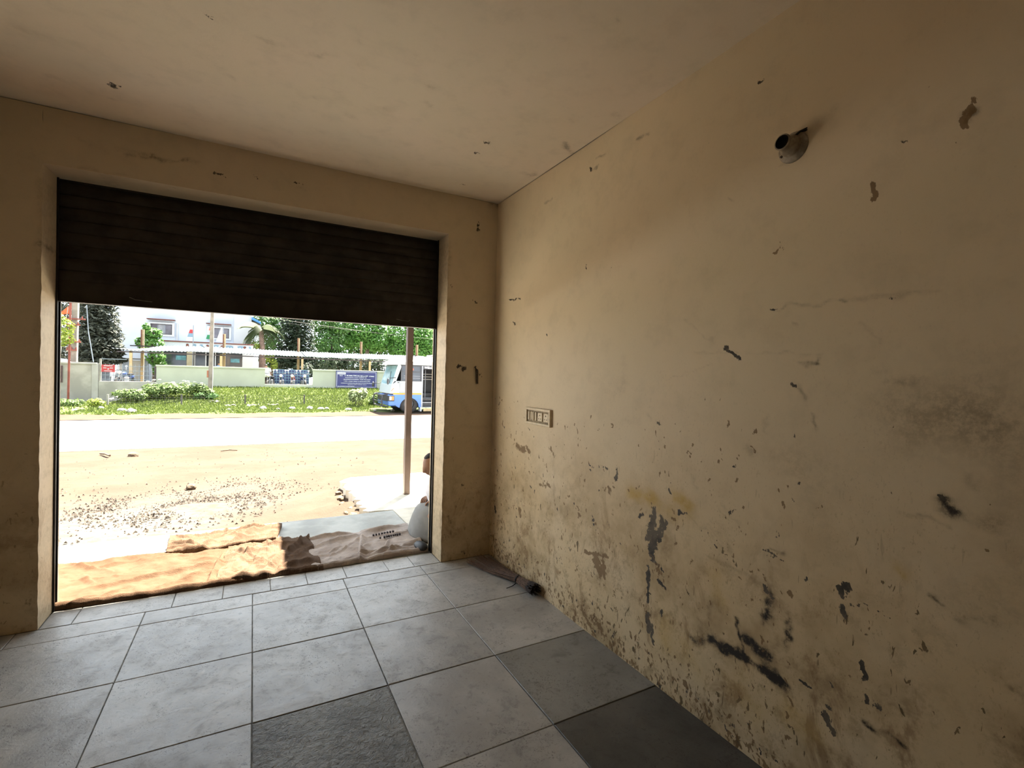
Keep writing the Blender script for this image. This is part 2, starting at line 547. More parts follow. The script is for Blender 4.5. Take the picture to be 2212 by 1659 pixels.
M['white_frame'] = paint('white_frame_paint', (0.383, 0.396, 0.409), 0.6, 0.03, 3)
M['frame_dark'] = paint('dark_frame_paint', (0.040, 0.028, 0.028), 0.5, 0.2, 3)
M['blue_roof'] = paint('blue_roof_sheet', (0.046, 0.165, 0.363), 0.5, 0.15, 2)
M['roof_under'] = paint('roof_underside', (0.086, 0.076, 0.066), 0.8, 0.2, 1)
M['sheet'] = paint('galvanised_roof_sheet', (0.036, 0.048, 0.055), 0.7, 0.25, 1.0, 0.2)
M['post_cream'] = paint('cream_post_paint', (0.409, 0.297, 0.158), 0.7, 0.12, 3)
M['post_brown'] = paint('brown_post_paint', (0.158, 0.059, 0.030), 0.7, 0.15, 3)
M['conc_pole'] = paint('weathered_concrete_pole', (0.198, 0.168, 0.139), 0.9, 0.2, 2.5)
M['red_oxide'] = paint('red_oxide_paint', (0.172, 0.043, 0.030), 0.7, 0.2, 3)
M['flag_orange'] = paint('orange_cloth', (0.528, 0.092, 0.030), 0.8, 0.1, 6)
M['white_cloth'] = paint('white_cloth', (0.528, 0.528, 0.541), 0.8, 0.04, 6)
M['green_cloth'] = paint('green_cloth', (0.033, 0.198, 0.079), 0.8, 0.1, 6)
M['sign_red'] = paint('red_sign_paint', (0.343, 0.030, 0.033), 0.5, 0.1, 3)
M['sign_blue'] = paint('navy_sign_paint', (0.040, 0.041, 0.135), 0.5, 0.08, 2)
M['sign_ink'] = paint('white_sign_lettering', (0.528, 0.528, 0.581), 0.6, 0.02, 3)
M['plaque'] = paint('brown_granite_plaque', (0.050, 0.025, 0.025), 0.35, 0.15, 8)
M['grille_blue'] = paint('blue_grille_paint', (0.132, 0.218, 0.290), 0.5, 0.1, 3, 0.1)
M['grille_grey'] = paint('grey_grille_paint', (0.178, 0.205, 0.238), 0.5, 0.1, 3, 0.2)
M['wire'] = paint('grey_wire', (0.079, 0.073, 0.066), 0.6, 0.2, 3, 0.3)
M['box_orange'] = paint('orange_meter_box', (0.277, 0.106, 0.059), 0.7, 0.2, 4)
M['bus_white'] = paint('bus_white_paint', (0.317, 0.363, 0.376), 0.35, 0.04, 1)
M['bus_roof'] = paint('bus_roof_white', (0.277, 0.284, 0.271), 0.4, 0.03, 1)
M['bus_blue'] = paint('bus_blue_paint', (0.050, 0.132, 0.370), 0.35, 0.1, 1)
M['bus_orange'] = paint('bus_orange_stripe', (0.409, 0.172, 0.020), 0.4, 0.1, 1)
M['bus_black'] = paint('bus_black_trim', (0.028, 0.028, 0.032), 0.5, 0.2, 3)
M['bus_steel'] = paint('bus_dull_steel', (0.211, 0.218, 0.238), 0.4, 0.1, 3, 0.6)
M['rubber'] = paint('tyre_rubber', (0.028, 0.026, 0.026), 0.85, 0.2, 6)
M['windscreen'] = paint('blue_tinted_windscreen', (0.165, 0.290, 0.343), 0.10, 0.25, 1.2, 0, 0, 0.7)
M['amber'] = paint('amber_lens', (0.409, 0.132, 0.033), 0.3, 0.1, 6)
M['lamp_white'] = paint('headlamp_lens', (0.495, 0.495, 0.475), 0.2, 0.1, 6)
M['red_label'] = paint('red_label', (0.363, 0.066, 0.040), 0.5, 0.1, 6)
M['moto_blue'] = paint('motorbike_blue', (0.026, 0.046, 0.132), 0.3, 0.1, 3)
M['moto_red'] = paint('motorbike_red', (0.238, 0.040, 0.033), 0.3, 0.1, 3)
M['moto_black'] = paint('motorbike_black', (0.016, 0.016, 0.018), 0.35, 0.1, 3)
M['mirror'] = paint('mirror_glass', (0.688, 0.688, 0.704), 0.15, 0.02, 3)
M['blue_shirt'] = paint('sky_blue_shirt', (0.158, 0.297, 0.475), 0.85, 0.08, 5)
M['bark'] = paint('grey_brown_bark', (0.093, 0.071, 0.053), 0.9, 0.3, 5)
M['palm_bark'] = paint('pinkish_palm_bark', (0.217, 0.146, 0.118), 0.9, 0.2, 4)
M['leaf_dark'] = leafmat('conifer_green', (0.019, 0.031, 0.017), (0.046, 0.065, 0.036))
M['leaf_olive'] = leafmat('grey_olive_leaf', (0.031, 0.037, 0.026), (0.074, 0.081, 0.059))
M['leaf_mid'] = leafmat('mid_green_leaf', (0.031, 0.077, 0.019), (0.074, 0.161, 0.034))
M['leaf_lite'] = leafmat('fresh_green_leaf', (0.037, 0.105, 0.019), (0.099, 0.223, 0.037))
M['leaf_yellow'] = leafmat('yellow_green_leaf', (0.099, 0.149, 0.019), (0.223, 0.267, 0.043))
M['leaf_palm'] = leafmat('palm_green', (0.030, 0.048, 0.018), (0.085, 0.105, 0.042))
# (0.053, 0.081, 0.031), (0.124, 0.149, 0.062))
M['leaf_weed'] = leafmat('weed_green', (0.052, 0.098, 0.021), (0.125, 0.17, 0.052))
# (0.068, 0.124, 0.028), (0.174, 0.229, 0.068))
M['leaf_pale'] = leafmat('pale_variegated_leaf', (0.124, 0.180, 0.062), (0.341, 0.372, 0.205))
M['grass'] = leafmat('lawn_grass', (0.068, 0.099, 0.018), (0.140, 0.177, 0.042))
M['flower'] = paint('white_weed_flowers', (0.465, 0.471, 0.384), 0.8, 0.05, 8)
M['litter'] = paint('pale_paper_litter', (0.384, 0.360, 0.310), 0.9, 0.1, 5)

# ================================================================== THE ROOM
XR, XL, YF, YB, ZC = 1.8125, -1.52, 3.7018, -3.0, 3.0
DL, DR, DT = -1.0752, 1.3741, 2.679          # doorway
YS = 3.957                                    # shutter plane

WALL_MARKS = [
  ('R', 1.809, 0.881, 1.819, 0.719, 0.021, 1), ('R', 1.754, 0.844, 1.769, 0.687, 0.023, 0.95), ('R', 1.788, 0.764, 1.793, 0.648, 0.026, 1), ('R', 1.722, 0.834, 1.741, 0.755, 0.014, 0.9), 
  ('R', 1.793, 0.655, 1.795, 0.619, 0.012, 0.9), ('R', 1.64, 0.905, 1.584, 0.906, 0.011, 0.95), ('R', 1.88, 0.829, 1.896, 0.805, 0.012, 0.8), ('R', 1.829, 0.588, 1.824, 0.392, 0.009, 0.95), 
  ('R', 1.766, 0.61, 1.709, 0.585, 0.018, 0.8), ('R', 1.768, 0.529, 1.705, 0.508, 0.014, 0.95), ('R', 1.816, 0.443, 1.815, 0.401, 0.012, 0.8), ('R', 1.812, 0.337, 1.799, 0.259, 0.016, 0.95), 
  ('R', 1.784, 0.29, 1.774, 0.205, 0.014, 0.85), ('A', 1.537, 0.351, 1.492, 0.362, 0.019, 1.3), ('A', 1.448, 0.386, 1.307, 0.397, 0.024, 1.6), ('A', 1.375, 0.392, 1.259, 0.384, 0.017, 1.4), 
  ('A', 1.298, 0.549, 1.249, 0.347, 0.01, 1.3), ('A', 1.246, 0.477, 1.155, 0.459, 0.031, 1.7), ('A', 1.172, 0.394, 1.095, 0.369, 0.025, 1.7), ('A', 1.264, 0.391, 1.105, 0.377, 0.015, 1.2), 
  ('A', 1.174, 0.708, 1.185, 0.583, 0.015, 0.7), ('A', 1.43, 0.551, 1.439, 0.474, 0.012, 0.6), ('A', 1.095, 0.598, 1.083, 0.533, 0.012, 0.9), ('A', 1.186, 0.759, 1.171, 0.617, 0.022, 0.35), 
  ('R', 0.896, 0.871, 0.897, 0.819, 0.011, 0.95), ('R', 0.895, 0.772, 0.885, 0.734, 0.011, 0.9), ('R', 0.847, 0.591, 0.837, 0.557, 0.014, 0.95), ('R', 0.829, 0.508, 0.827, 0.496, 0.011, 0.8), 
  ('R', 0.8, 0.497, 0.777, 0.49, 0.012, 0.85), ('R', 0.941, 0.352, 0.918, 0.311, 0.016, 0.95), ('A', 0.827, 0.418, 0.784, 0.413, 0.011, 1.3), ('A', 0.761, 0.428, 0.714, 0.421, 0.01, 1.2), 
  ('R', 0.936, 0.393, 0.93, 0.387, 0.011, 0.8), ('R', 0.927, 0.49, 0.922, 0.475, 0.008, 0.7), ('R', 1.026, 0.441, 1.002, 0.434, 0.008, 0.7), ('A', 0.633, 1.207, 0.615, 1.187, 0.023, 1.5), 
  ('R', 0.647, 1.221, 0.639, 1.217, 0.008, 0.7), ('A', 0.556, 1.174, 0.531, 1.167, 0.021, 0.5), ('A', 0.472, 0.75, 0.463, 0.741, 0.01, 0.8), ('A', 0.594, 1.271, 0.578, 1.254, 0.019, 0.35), 
  ('A', 0.699, 1.134, 0.691, 1.093, 0.017, 0.3), ('A', 0.741, 1.152, 0.615, 1.137, 0.007, 0.5), ('A', 0.668, 0.903, 0.623, 0.891, 0.006, 0.9), ('A', 0.596, 0.879, 0.513, 0.891, 0.009, 0.4), 
  ('A', 0.699, 0.803, 0.681, 0.776, 0.004, 0.5), ('G', 2.341, 0.469, 2.151, 0.515, 0.014, 0.9), ('G', 2.242, 0.467, 2.196, 0.396, 0.035, 1), ('G', 2.174, 0.472, 2.141, 0.39, 0.019, 1), 
  ('G', 2.136, 0.712, 2.064, 0.628, 0.057, 0.3), ('G', 2.361, 0.109, 2.276, 0.058, 0.031, 0.8), ('G', 2.256, 0.109, 2.172, 0.066, 0.03, 0.75), ('G', 2.914, 0.775, 2.775, 0.791, 0.019, 0.75), 
  ('G', 2.153, 0.908, 2.143, 0.876, 0.016, 0.8), ('G', 3.2, 0.536, 3.19, 0.478, 0.021, 0.8), ('G', 3.271, 1, 3.077, 0.993, 0.032, 0.75), ('G', 2.775, 1.028, 2.733, 0.993, 0.025, 0.65), 
  ('G', 0.873, 2.209, 0.87, 2.163, 0.009, 0.95), ('G', 0.621, 2.382, 0.614, 2.306, 0.009, 0.8), ('A', 0.618, 2.354, 0.612, 2.334, 0.012, 1), ('G', 1.169, 2.1, 1.184, 2.055, 0.007, 0.6), 
  ('G', 1.169, 2.097, 1.154, 2.049, 0.007, 0.5), ('G', 2.292, 0.584, 2.159, 0.517, 0.054, 0.35), ('G', 1.764, 0.583, 1.732, 0.56, 0.028, 0.6), ('B', 1.984, 0.928, 1.805, 0.935, 0.036, 0.8), 
  ('B', 1.645, 0.973, 1.57, 0.956, 0.033, 0.8), ('B', 1.747, 0.904, 1.573, 0.911, 0.049, 0.35), ('B', 1.698, 0.342, 1.682, 0.246, 0.05, 0.35), ('B', 1.083, 0.283, 0.992, 0.252, 0.044, 0.4), 
  ('B', 0.752, 0.957, 0.742, 0.946, 0.018, 0.5), ('B', 1.423, 0.678, 1.384, 0.601, 0.044, 0.3), ('B', 1.28, 0.255, 1.195, 0.212, 0.075, 0.25), ('B', 1.574, 0.279, 1.465, 0.188, 0.063, 0.25), 
  ('A', 0.717, 1.505, 0.692, 1.463, 0.085, 0.3), ('A', 0.586, 1.512, 0.508, 1.465, 0.077, 0.35), ('A', 0.816, 1.469, 0.737, 1.402, 0.074, 0.2), ('A', 0.633, 1.673, 0.514, 1.642, 0.066, 0.15),  # broad faint strokes: wall grime and painted-in shading
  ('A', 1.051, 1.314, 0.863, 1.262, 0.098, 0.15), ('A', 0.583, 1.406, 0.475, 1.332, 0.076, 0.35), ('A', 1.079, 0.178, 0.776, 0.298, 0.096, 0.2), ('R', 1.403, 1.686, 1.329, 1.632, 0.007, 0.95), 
  ('A', 1.062, 1.626, 1.015, 1.617, 0.009, 0.8), ('A', 1.016, 1.641, 1.02, 1.617, 0.007, 0.7), ('A', 1.217, 1.835, 0.941, 1.83, 0.007, 0.6), ('A', 0.941, 1.83, 0.659, 1.826, 0.012, 0.45), 
  ('R', 0.807, 1.826, 0.789, 1.823, 0.008, 0.8), ('R', 1.221, 1.835, 1.193, 1.838, 0.007, 0.7), ('A', 1.577, 1.671, 0.997, 1.654, 0.006, 0.4), ('A', 1.129, 1.766, 1.109, 1.758, 0.009, 0.5), 
  ('A', 1.079, 1.517, 1.066, 1.483, 0.016, 0.7), ('R', 1.126, 1.538, 1.09, 1.523, 0.007, 0.6), ('A', 1.041, 1.419, 1.033, 1.377, 0.009, 0.8), ('A', 1.22, 1.413, 1.214, 1.348, 0.011, 0.4), 
  ('A', 0.902, 1.749, 0.823, 1.682, 0.008, 0.35), ('A', 0.834, 1.598, 0.794, 1.591, 0.018, 0.3), ('A', 0.793, 1.558, 0.702, 1.569, 0.012, 0.4), ('A', 1.639, 1.832, 1.464, 1.724, 0.005, 0.35), 
  ('A', 1.744, 1.542, 1.473, 1.62, 0.005, 0.4), ('R', 2.428, 2.84, 2.413, 2.82, 0.012, 1), ('A', 2.408, 2.818, 2.353, 2.807, 0.009, 0.8), ('A', 2.378, 2.867, 2.29, 2.863, 0.01, 0.7), 
  ('A', 2.015, 2.849, 1.928, 2.834, 0.01, 0.8), ('A', 2.946, 2.796, 2.868, 2.801, 0.01, 0.6), ('R', 2.437, 2.265, 2.435, 2.215, 0.007, 0.8), ('R', 3.454, 2.166, 3.269, 2.153, 0.009, 0.85), 
  ('A', 1.415, 2.335, 1.396, 2.323, 0.008, 0.5), ('R', 1.276, 2.769, 1.26, 2.772, 0.009, 0.9), ('R', 0.773, 2.336, 0.764, 2.328, 0.007, 0.8), ('A', 1.103, 2.49, 0.996, 2.51, 0.027, 0.35), 
  ('A', 1.18, 2.403, 1.152, 2.382, 0.007, 0.5), ('A', 1.411, 2.464, 1.201, 2.442, 0.017, 0.2), ('R', 2.349, 1.016, 2.312, 1.006, 0.014, 0.7), ('R', 2.268, 1.024, 2.183, 1.018, 0.011, 0.7), 
  ('R', 2.107, 1.037, 2.112, 0.983, 0.013, 0.9), ('R', 3.631, 0.438, 3.61, 0.389, 0.016, 0.9), ('R', 2.675, 0.747, 2.663, 0.719, 0.012, 0.8), ('R', 2.676, 0.653, 2.663, 0.619, 0.012, 0.8), 
  ('R', 2.294, 0.718, 2.283, 0.671, 0.007, 0.8), ('R', 1.8, 1.341, 1.781, 1.326, 0.012, 0.7), ('R', 2.872, 1.844, 2.864, 1.82, 0.008, 0.8), ('R', 3.371, 1.961, 3.347, 1.944, 0.011, 0.8), 
  ('G', 1.869, 1.347, 1.857, 1.36, 0.024, 0.3), ('A', 2.076, 1.303, 1.948, 1.327, 0.035, 0.3), ('A', 2.069, 1.652, 2.047, 1.511, 0.036, 0.25), ('A', 2.142, 1.455, 2.065, 1.485, 0.037, 0.3), 
  ('A', 1.863, 1.359, 1.849, 1.348, 0.019, 0.5), ('A', 1.553, 1.072, 1.538, 1.043, 0.019, 0.4), ('A', 1.638, 1.144, 1.501, 1.083, 0.039, 0.2), ('A', 1.276, 1.264, 1.254, 1.239, 0.027, 0.5), 
  ('A', 1.388, 1.005, 1.307, 0.947, 0.008, 0.4), ('A', 1.399, 0.982, 1.352, 0.955, 0.006, 0.5), ('A', 1.358, 0.833, 1.35, 0.796, 0.014, 0.5), ('R', 1.342, 1.007, 1.357, 0.973, 0.006, 0.6), 
  ('R', 1.44, 0.816, 1.428, 0.806, 0.008, 0.7), ('R', 1.18, 0.854, 1.123, 0.852, 0.007, 0.5), ('A', 1.162, 0.888, 1.106, 0.889, 0.009, 0.8), ('R', 1.028, 0.829, 1.016, 0.808, 0.008, 0.7), 
  ('R', 1.039, 0.767, 1.023, 0.771, 0.007, 0.7), ('R', 1.204, 0.724, 1.173, 0.69, 0.011, 0.7), ('A', 1.193, 0.682, 1.18, 0.613, 0.009, 0.6), ('A', 1.096, 0.633, 1.087, 0.584, 0.011, 0.9), 
  ('R', 1.725, 0.388, 1.721, 0.367, 0.009, 0.8), ('R', 1.734, 0.014, 1.721, 0.008, 0.014, 0.9), ('R', 1.793, 1.247, 1.786, 1.154, 0.004, 0.6), ]
FRONT_MARKS = [
  ('A', -0.749, 2.836, -0.57, 2.844, 0.011, 0.6), ('A', -0.705, 2.811, -0.379, 2.854, 0.011, 0.8), ('A', -0.593, 2.833, -0.499, 2.832, 0.014, 0.5), ('A', -0.428, 2.849, -0.329, 2.872, 0.012, 0.7), 
  ('R', -0.245, 2.814, -0.188, 2.806, 0.012, 0.8), ('R', -0.02, 2.84, 0.002, 2.835, 0.012, 0.7), ('R', 0.23, 2.84, 0.286, 2.839, 0.013, 0.8), ('A', 0.242, 2.814, 0.302, 2.804, 0.013, 0.6), 
  ('A', -0.919, 2.853, -0.878, 2.821, 0.011, 0.5), ('A', -0.918, 2.698, -0.682, 2.697, 0.011, 0.6), ('R', 1.644, 2.818, 1.637, 2.755, 0.019, 0.8), 
  ('A', 1.742, 2.999, 1.852, 2.988, 0.039, 1), ('R', 1.486, 1.613, 1.544, 1.592, 0.023, 0.9), ('R', 1.675, 1.557, 1.697, 1.542, 0.02, 0.8), ('A', 1.466, 1.574, 1.531, 1.461, 0.054, 0.4), 
  ('A', 1.51, 1.326, 1.587, 1.229, 0.031, 0.5), ('R', 1.407, 2.263, 1.428, 2.254, 0.011, 0.9), ('R', 1.599, 2.157, 1.625, 2.144, 0.012, 0.8), ('A', 1.177, 2.882, 1.256, 2.787, 0.029, 0.3), 
  ('R', 1.537, 0.624, 1.554, 0.591, 0.016, 0.7), ('A', 1.54, 1.114, 1.753, 1.089, 0.02, 0.5), ('A', 1.4, 1.004, 1.714, 0.952, 0.023, 0.3), ('A', 1.461, 0.234, 1.739, 0.079, 0.055, 0.35), 
  ('R', 1.561, 0.054, 1.587, 0.03, 0.02, 0.8), ('A', 1.405, 0.05, 1.784, 0.032, 0.031, 0.5), ('G', 1.544, 0.96, 1.589, 0.841, 0.054, 0.2), ('A', -1.244, 1.841, -1.168, 1.757, 0.013, 0.3), 
  ('A', -1.243, 1.713, -1.129, 1.702, 0.013, 0.3), ('A', -1.083, 2.237, -1.067, 2.218, 0.016, 0.6), ]
CEILING_MARKS = [
  ('R', -0.681, 3.232, -0.657, 3.246, 0.022, 1), ('A', -0.714, 3.413, -0.684, 3.416, 0.018, 0.6), ('A', -0.926, 3.315, -0.914, 3.317, 0.028, 0.6), ('A', -0.489, 3.025, -0.471, 3.031, 0.024, 0.4), 
  ('R', -0.19, 2.407, -0.179, 2.409, 0.013, 0.7), ('A', -0.002, 2.436, 0.031, 2.437, 0.024, 0.45), ('A', 0.026, 2.44, 0.263, 2.407, 0.028, 0.3), ('A', 0.15, 2.463, 0.32, 2.38, 0.018, 0.35), 
  ('A', 0.115, 2.374, 0.234, 2.324, 0.016, 0.25), ('A', 0.366, 2.229, 0.389, 2.25, 0.022, 0.45), ('A', 0.611, 2.179, 0.637, 2.182, 0.02, 0.45), ('A', 0.427, 2.394, 0.453, 2.418, 0.022, 0.4), 
  ('A', 0.769, 2.394, 0.779, 2.397, 0.024, 0.6), ('A', 0.803, 2.528, 0.827, 2.544, 0.032, 0.5), ('A', 0.618, 2.717, 0.634, 2.718, 0.034, 0.5), ('A', 0.268, 2.789, 0.287, 2.792, 0.028, 0.5), 
  ('A', 0.444, 2.883, 0.471, 2.895, 0.037, 0.5), ('A', -0.137, 2.833, -0.128, 2.849, 0.027, 0.5), ('A', 0.298, 2.694, 0.386, 2.67, 0.018, 0.35), ('A', 0.538, 2.718, 0.551, 2.731, 0.024, 0.4), 
  ('R', 1.25, 2.775, 1.267, 2.771, 0.024, 0.8), ('R', 1.258, 2.93, 1.269, 2.916, 0.02, 0.8), ('A', 0.105, 3.273, 0.157, 3.293, 0.032, 0.3), ('A', 0.328, 3.157, 0.354, 3.16, 0.03, 0.4), 
  ('R', 1.394, 3.473, 1.407, 3.476, 0.027, 0.6), ('A', 1.667, 2.526, 1.825, 2.619, 0.019, 0.7), ('A', 1.695, 2.537, 1.706, 2.573, 0.025, 0.7), ('A', 1.68, 3.038, 1.77, 3.028, 0.032, 0.6), 
  ('A', 1.722, 2.106, 1.759, 2.111, 0.034, 0.5), ('A', 1.543, 2.269, 1.596, 2.277, 0.025, 0.4), ('A', 1.278, 1.552, 1.301, 1.551, 0.016, 0.5), ('A', 1.779, 1.258, 1.818, 1.245, 0.017, 0.3), 
  ('A', 1.764, 3.051, 1.738, 2.974, 0.024, 0.4), ('A', -0.929, 2.915, -0.828, 2.933, 0.034, 0.3), ('A', 1.119, 1.769, 1.177, 1.748, 0.014, 0.3), ('A', -0.973, 2.872, -0.903, 2.926, 0.174, 0.12), 
  ('A', 0.906, 1.713, 1.323, 1.649, 0.17, 0.1), ]


def wall_grid(name, us, vs, fn, mat, marks):
    V, F, U, Vv = grid_arrays(us, vs, fn)
    me = mesh_np(name, V, F)
    add_marks(me, U, Vv, marks, (len(vs), len(us)))
    return structure(link(name, me, mat))

def frange(a, b, st):
    n = max(1, int(round(abs(b - a) / st)))
    return np.linspace(a, b, n + 1)

WALL_MARKS += [('A', 0.538, 1.54, 0.49, 1.467, 0.13, 0.22), ('A', 0.776, 1.442, 0.701, 1.363, 0.12, 0.22), ('A', 0.588, 0.936, 0.518, 0.914, 0.08, 0.4), ('A', 1.118, 1.234, 1.013, 1.184, 0.10, 0.35), ('A', 0.81, 0.519, 0.707, 0.494, 0.08, 0.4), ('A', 0.5, 1.214, 0.477, 1.033, 0.08, 0.35), ('A', 1.008, 1.049, 0.941, 0.969, 0.07, 0.3), ('A', 0.61, 0.64, 0.481, 0.591, 0.09, 0.4), ('A', 1.295, 0.639, 1.115, 0.66, 0.06, 0.4), ('A', 1.109, 0.483, 0.985, 0.414, 0.06, 0.4), ('A', 1.531, 0.539, 1.451, 0.469, 0.04, 0.4), ('R', 1.17, 0.867, 1.105, 0.862, 0.005, 0.8), ('R', 1.19, 0.878, 1.123, 0.865, 0.005, 0.7), ('R', 0.891, 0.809, 0.736, 0.801, 0.005, 0.6), ('A', 1.488, 0.759, 1.215, 0.729, 0.008, 0.5), ('A', 1.572, 0.894, 1.394, 0.862, 0.007, 0.4)]  # wide 'A' strokes paint the near end dimmer, like falling light; rest are marks
# hundreds of small knocks and flakes, thickest low down near the corner
for k in range(1900):
    yy = 3.66 - 2.6 * random.random() ** 1.35
    zz = 1.35 * random.random() ** 2.2
    if random.random() < 0.3:
        zz = 0.16 * random.random()
    ln = random.uniform(.002, .026)
    an = random.gauss(1.5, .45)
    ch = 'R' if random.random() < .14 else 'G'
    WALL_MARKS.append((ch, yy, zz, yy + ln * math.cos(an), zz + ln * math.sin(an), random.uniform(.004, .009), random.uniform(.4, .9)))
one = lambda u: np.ones_like(u)
ys = np.concatenate([frange(YB, 0.0, 0.3)[:-1], frange(0.0, YF, 0.0075)])
def wavy(u, v):
    return 0.0035 * np.sin(u * 2.1 + 0.7 * v) + 0.003 * np.sin(v * 3.3 + 1.3 * u + 1.0) + 0.0015 * np.sin(u * 7 + v * 5)
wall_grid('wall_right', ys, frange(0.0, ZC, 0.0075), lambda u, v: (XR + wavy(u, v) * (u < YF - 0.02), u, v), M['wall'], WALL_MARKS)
wall_grid('ceiling', frange(XL, XR, 0.014), np.concatenate([frange(YB, 0, 0.3)[:-1], frange(0, YF, 0.014)]), lambda u, v: (u, v, ZC * one(u) + 0.003 * np.sin(u * 2 + v)), M['ceiling'], CEILING_MARKS)
structure(obj('wall_left', B(XL - 0.2, XL, YB, YF + 0.35, -0.05, ZC), M['wall_front']))
structure(obj('wall_back', B(XL - 0.2, XR + 0.2, YB - 0.2, YB, -0.05, ZC), M['wall_back']))

FRONT_MARKS += [('A', DL, 0.0, DL, 2.6, .022, .62), ('A', DR, 0.0, DR, 2.6, .022, .72)]  # brown darkening painted along the door reveals to dim them
# front wall: inner face, reveals of the doorway and outer face in one mesh
def front_wall():
    Vs, Fs, Us, Vv = [], [], [], []
    base = 0
    def add(us, vs, fn):
        nonlocal base
        V, F, u, v = grid_arrays(us, vs, fn)
        Vs.append(V); Fs.append(F + base); Us.append(V[:, 0]); Vv.append(V[:, 2])
        base += len(V)
    yo = YF + 0.33
    wob = lambda z: 0.0012 * np.sin(z * 23) + 0.0010 * np.sin(z * 61 + 1)
    st = 0.014
    # worn arrises: the vertical corners wander a little
    def pier(u, v, edge, far):
        k = np.clip((u - far) / (edge - far), 0, 1)
        return (u + wob(v) * (k > 0.999), YF * one(u), v)
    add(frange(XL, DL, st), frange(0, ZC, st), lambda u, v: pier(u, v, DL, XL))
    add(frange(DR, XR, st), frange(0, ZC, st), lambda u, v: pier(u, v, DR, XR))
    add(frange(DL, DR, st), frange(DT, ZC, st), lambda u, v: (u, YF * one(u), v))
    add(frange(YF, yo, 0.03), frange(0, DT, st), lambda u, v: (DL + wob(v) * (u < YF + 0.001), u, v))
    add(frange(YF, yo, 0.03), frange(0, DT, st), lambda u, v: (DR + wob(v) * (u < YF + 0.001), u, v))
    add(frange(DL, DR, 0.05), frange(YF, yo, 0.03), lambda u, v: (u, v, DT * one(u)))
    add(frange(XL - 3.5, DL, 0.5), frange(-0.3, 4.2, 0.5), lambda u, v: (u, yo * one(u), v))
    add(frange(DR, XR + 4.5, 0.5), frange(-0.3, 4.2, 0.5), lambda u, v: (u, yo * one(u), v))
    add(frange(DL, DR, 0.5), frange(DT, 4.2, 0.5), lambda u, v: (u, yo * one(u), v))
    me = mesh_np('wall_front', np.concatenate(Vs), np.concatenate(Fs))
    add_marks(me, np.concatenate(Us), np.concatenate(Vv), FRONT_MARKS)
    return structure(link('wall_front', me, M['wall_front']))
front_wall()
# the roof slab of the shop row keeps daylight out above the ceiling
structure(obj('trim_1', B(XL - 3.5, XR + 4.5, YB - 0.2, YF + 0.33, ZC + 0.02, ZC + 0.16), M['outer_wall']))
structure(obj('trim_2', B(XR + 0.03, XR + 0.2, YB, YF + 0.33, -0.3, ZC + 0.02), M['outer_wall']))

# floor: mortar bed with stone slabs laid into it
floor = structure(obj('floor', B(XL - .02, XR + .029, YB, YF + 0.235, -0.06, -0.005), M['joint']))
xj = [XL, -1.165, -0.573, 0.018, 0.610, 1.197, XR + 0.012]
yj = [YF - 0.003, 3.520, 2.929, 2.335, 1.748, 1.160, 0.572, -0.015, -0.60, -1.19, -1.78, -2.37, YB]
_tile_cache = {}
def slab_mesh(w, d, name='tile', bev=0.0022):
    key = (round(w, 3), round(d, 3))
    if key not in _tile_cache:
        bm = bmesh.new()
        box(bm, -w / 2, w / 2, -d / 2, d / 2, -0.03, 0.0, bev)
        me = bpy.data.meshes.new(name)
        bm.to_mesh(me)
        bm.free()
        me.materials.append(M['stone'])
        _tile_cache[key] = me
    return _tile_cache[key]
def lay(x0, x1, y0, y1, gap=0.006):
    w, d = abs(x1 - x0) - gap, abs(y1 - y0) - gap
    o = bpy.data.objects.new('tile', slab_mesh(w, d))
    COL.objects.link(o)
    o.parent = floor
    o.location = ((x0 + x1) / 2, (y0 + y1) / 2, random.uniform(-0.0012, 0.0006))
    o.rotation_euler = (random.uniform(-0.0016, 0.0016), random.uniform(-0.0016, 0.0016), random.uniform(-0.001, 0.001))
    return o
for j in range(len(yj) - 1):
    for i in range(len(xj) - 1):
        if i == 3 and j == 3:                       # the rough-hewn slab near the middle
            x0, x1, y0, y1 = xj[3] + .003, xj[4] - .003, yj[4] + .003, yj[3] - .003
            n = 90
            V, F, U, W = grid_arrays(np.linspace(x0, x1, n), np.linspace(y0, y1, n), lambda u, v: (u, v, 0 * u))
            e = np.minimum(np.minimum(U - x0, x1 - U), np.minimum(W - y0, y1 - W))
            rr = rng.normal(0, 1, (n, n))
            for _ in range(2):
                rr = (rr + np.roll(rr, 1, 0) + np.roll(rr, 1, 1) + np.roll(rr, -1, 0) + np.roll(rr, -1, 1)) / 5
            V[:, 2] = 0.0018 * rr.ravel() * np.clip(e / 0.03, 0, 1) - 0.003 * (e < 0.002)
            o = link('tile', mesh_np('tile', V, F), M['stone_rough'], floor)
            o['label'] = 'rough pitted dark stone slab'
            continue
        o = lay(xj[i], xj[i + 1], yj[j + 1], yj[j], 0.0055 if i > 2 else 0.0045)
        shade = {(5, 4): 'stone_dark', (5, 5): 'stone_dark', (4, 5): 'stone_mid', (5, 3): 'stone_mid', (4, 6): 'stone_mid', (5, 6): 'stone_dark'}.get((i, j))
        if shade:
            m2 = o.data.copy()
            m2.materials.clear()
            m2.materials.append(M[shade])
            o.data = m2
# small cut slabs of the threshold
xx = [DL + 0.002, -0.93, -0.44, -0.16, 0.13, 0.37, 0.64, 0.955, 1.16, DR - 0.002]
for a, b in zip(xx[:-1], xx[1:]):
    lay(a, b, YF + 0.001, YF + 0.232, 0.004)

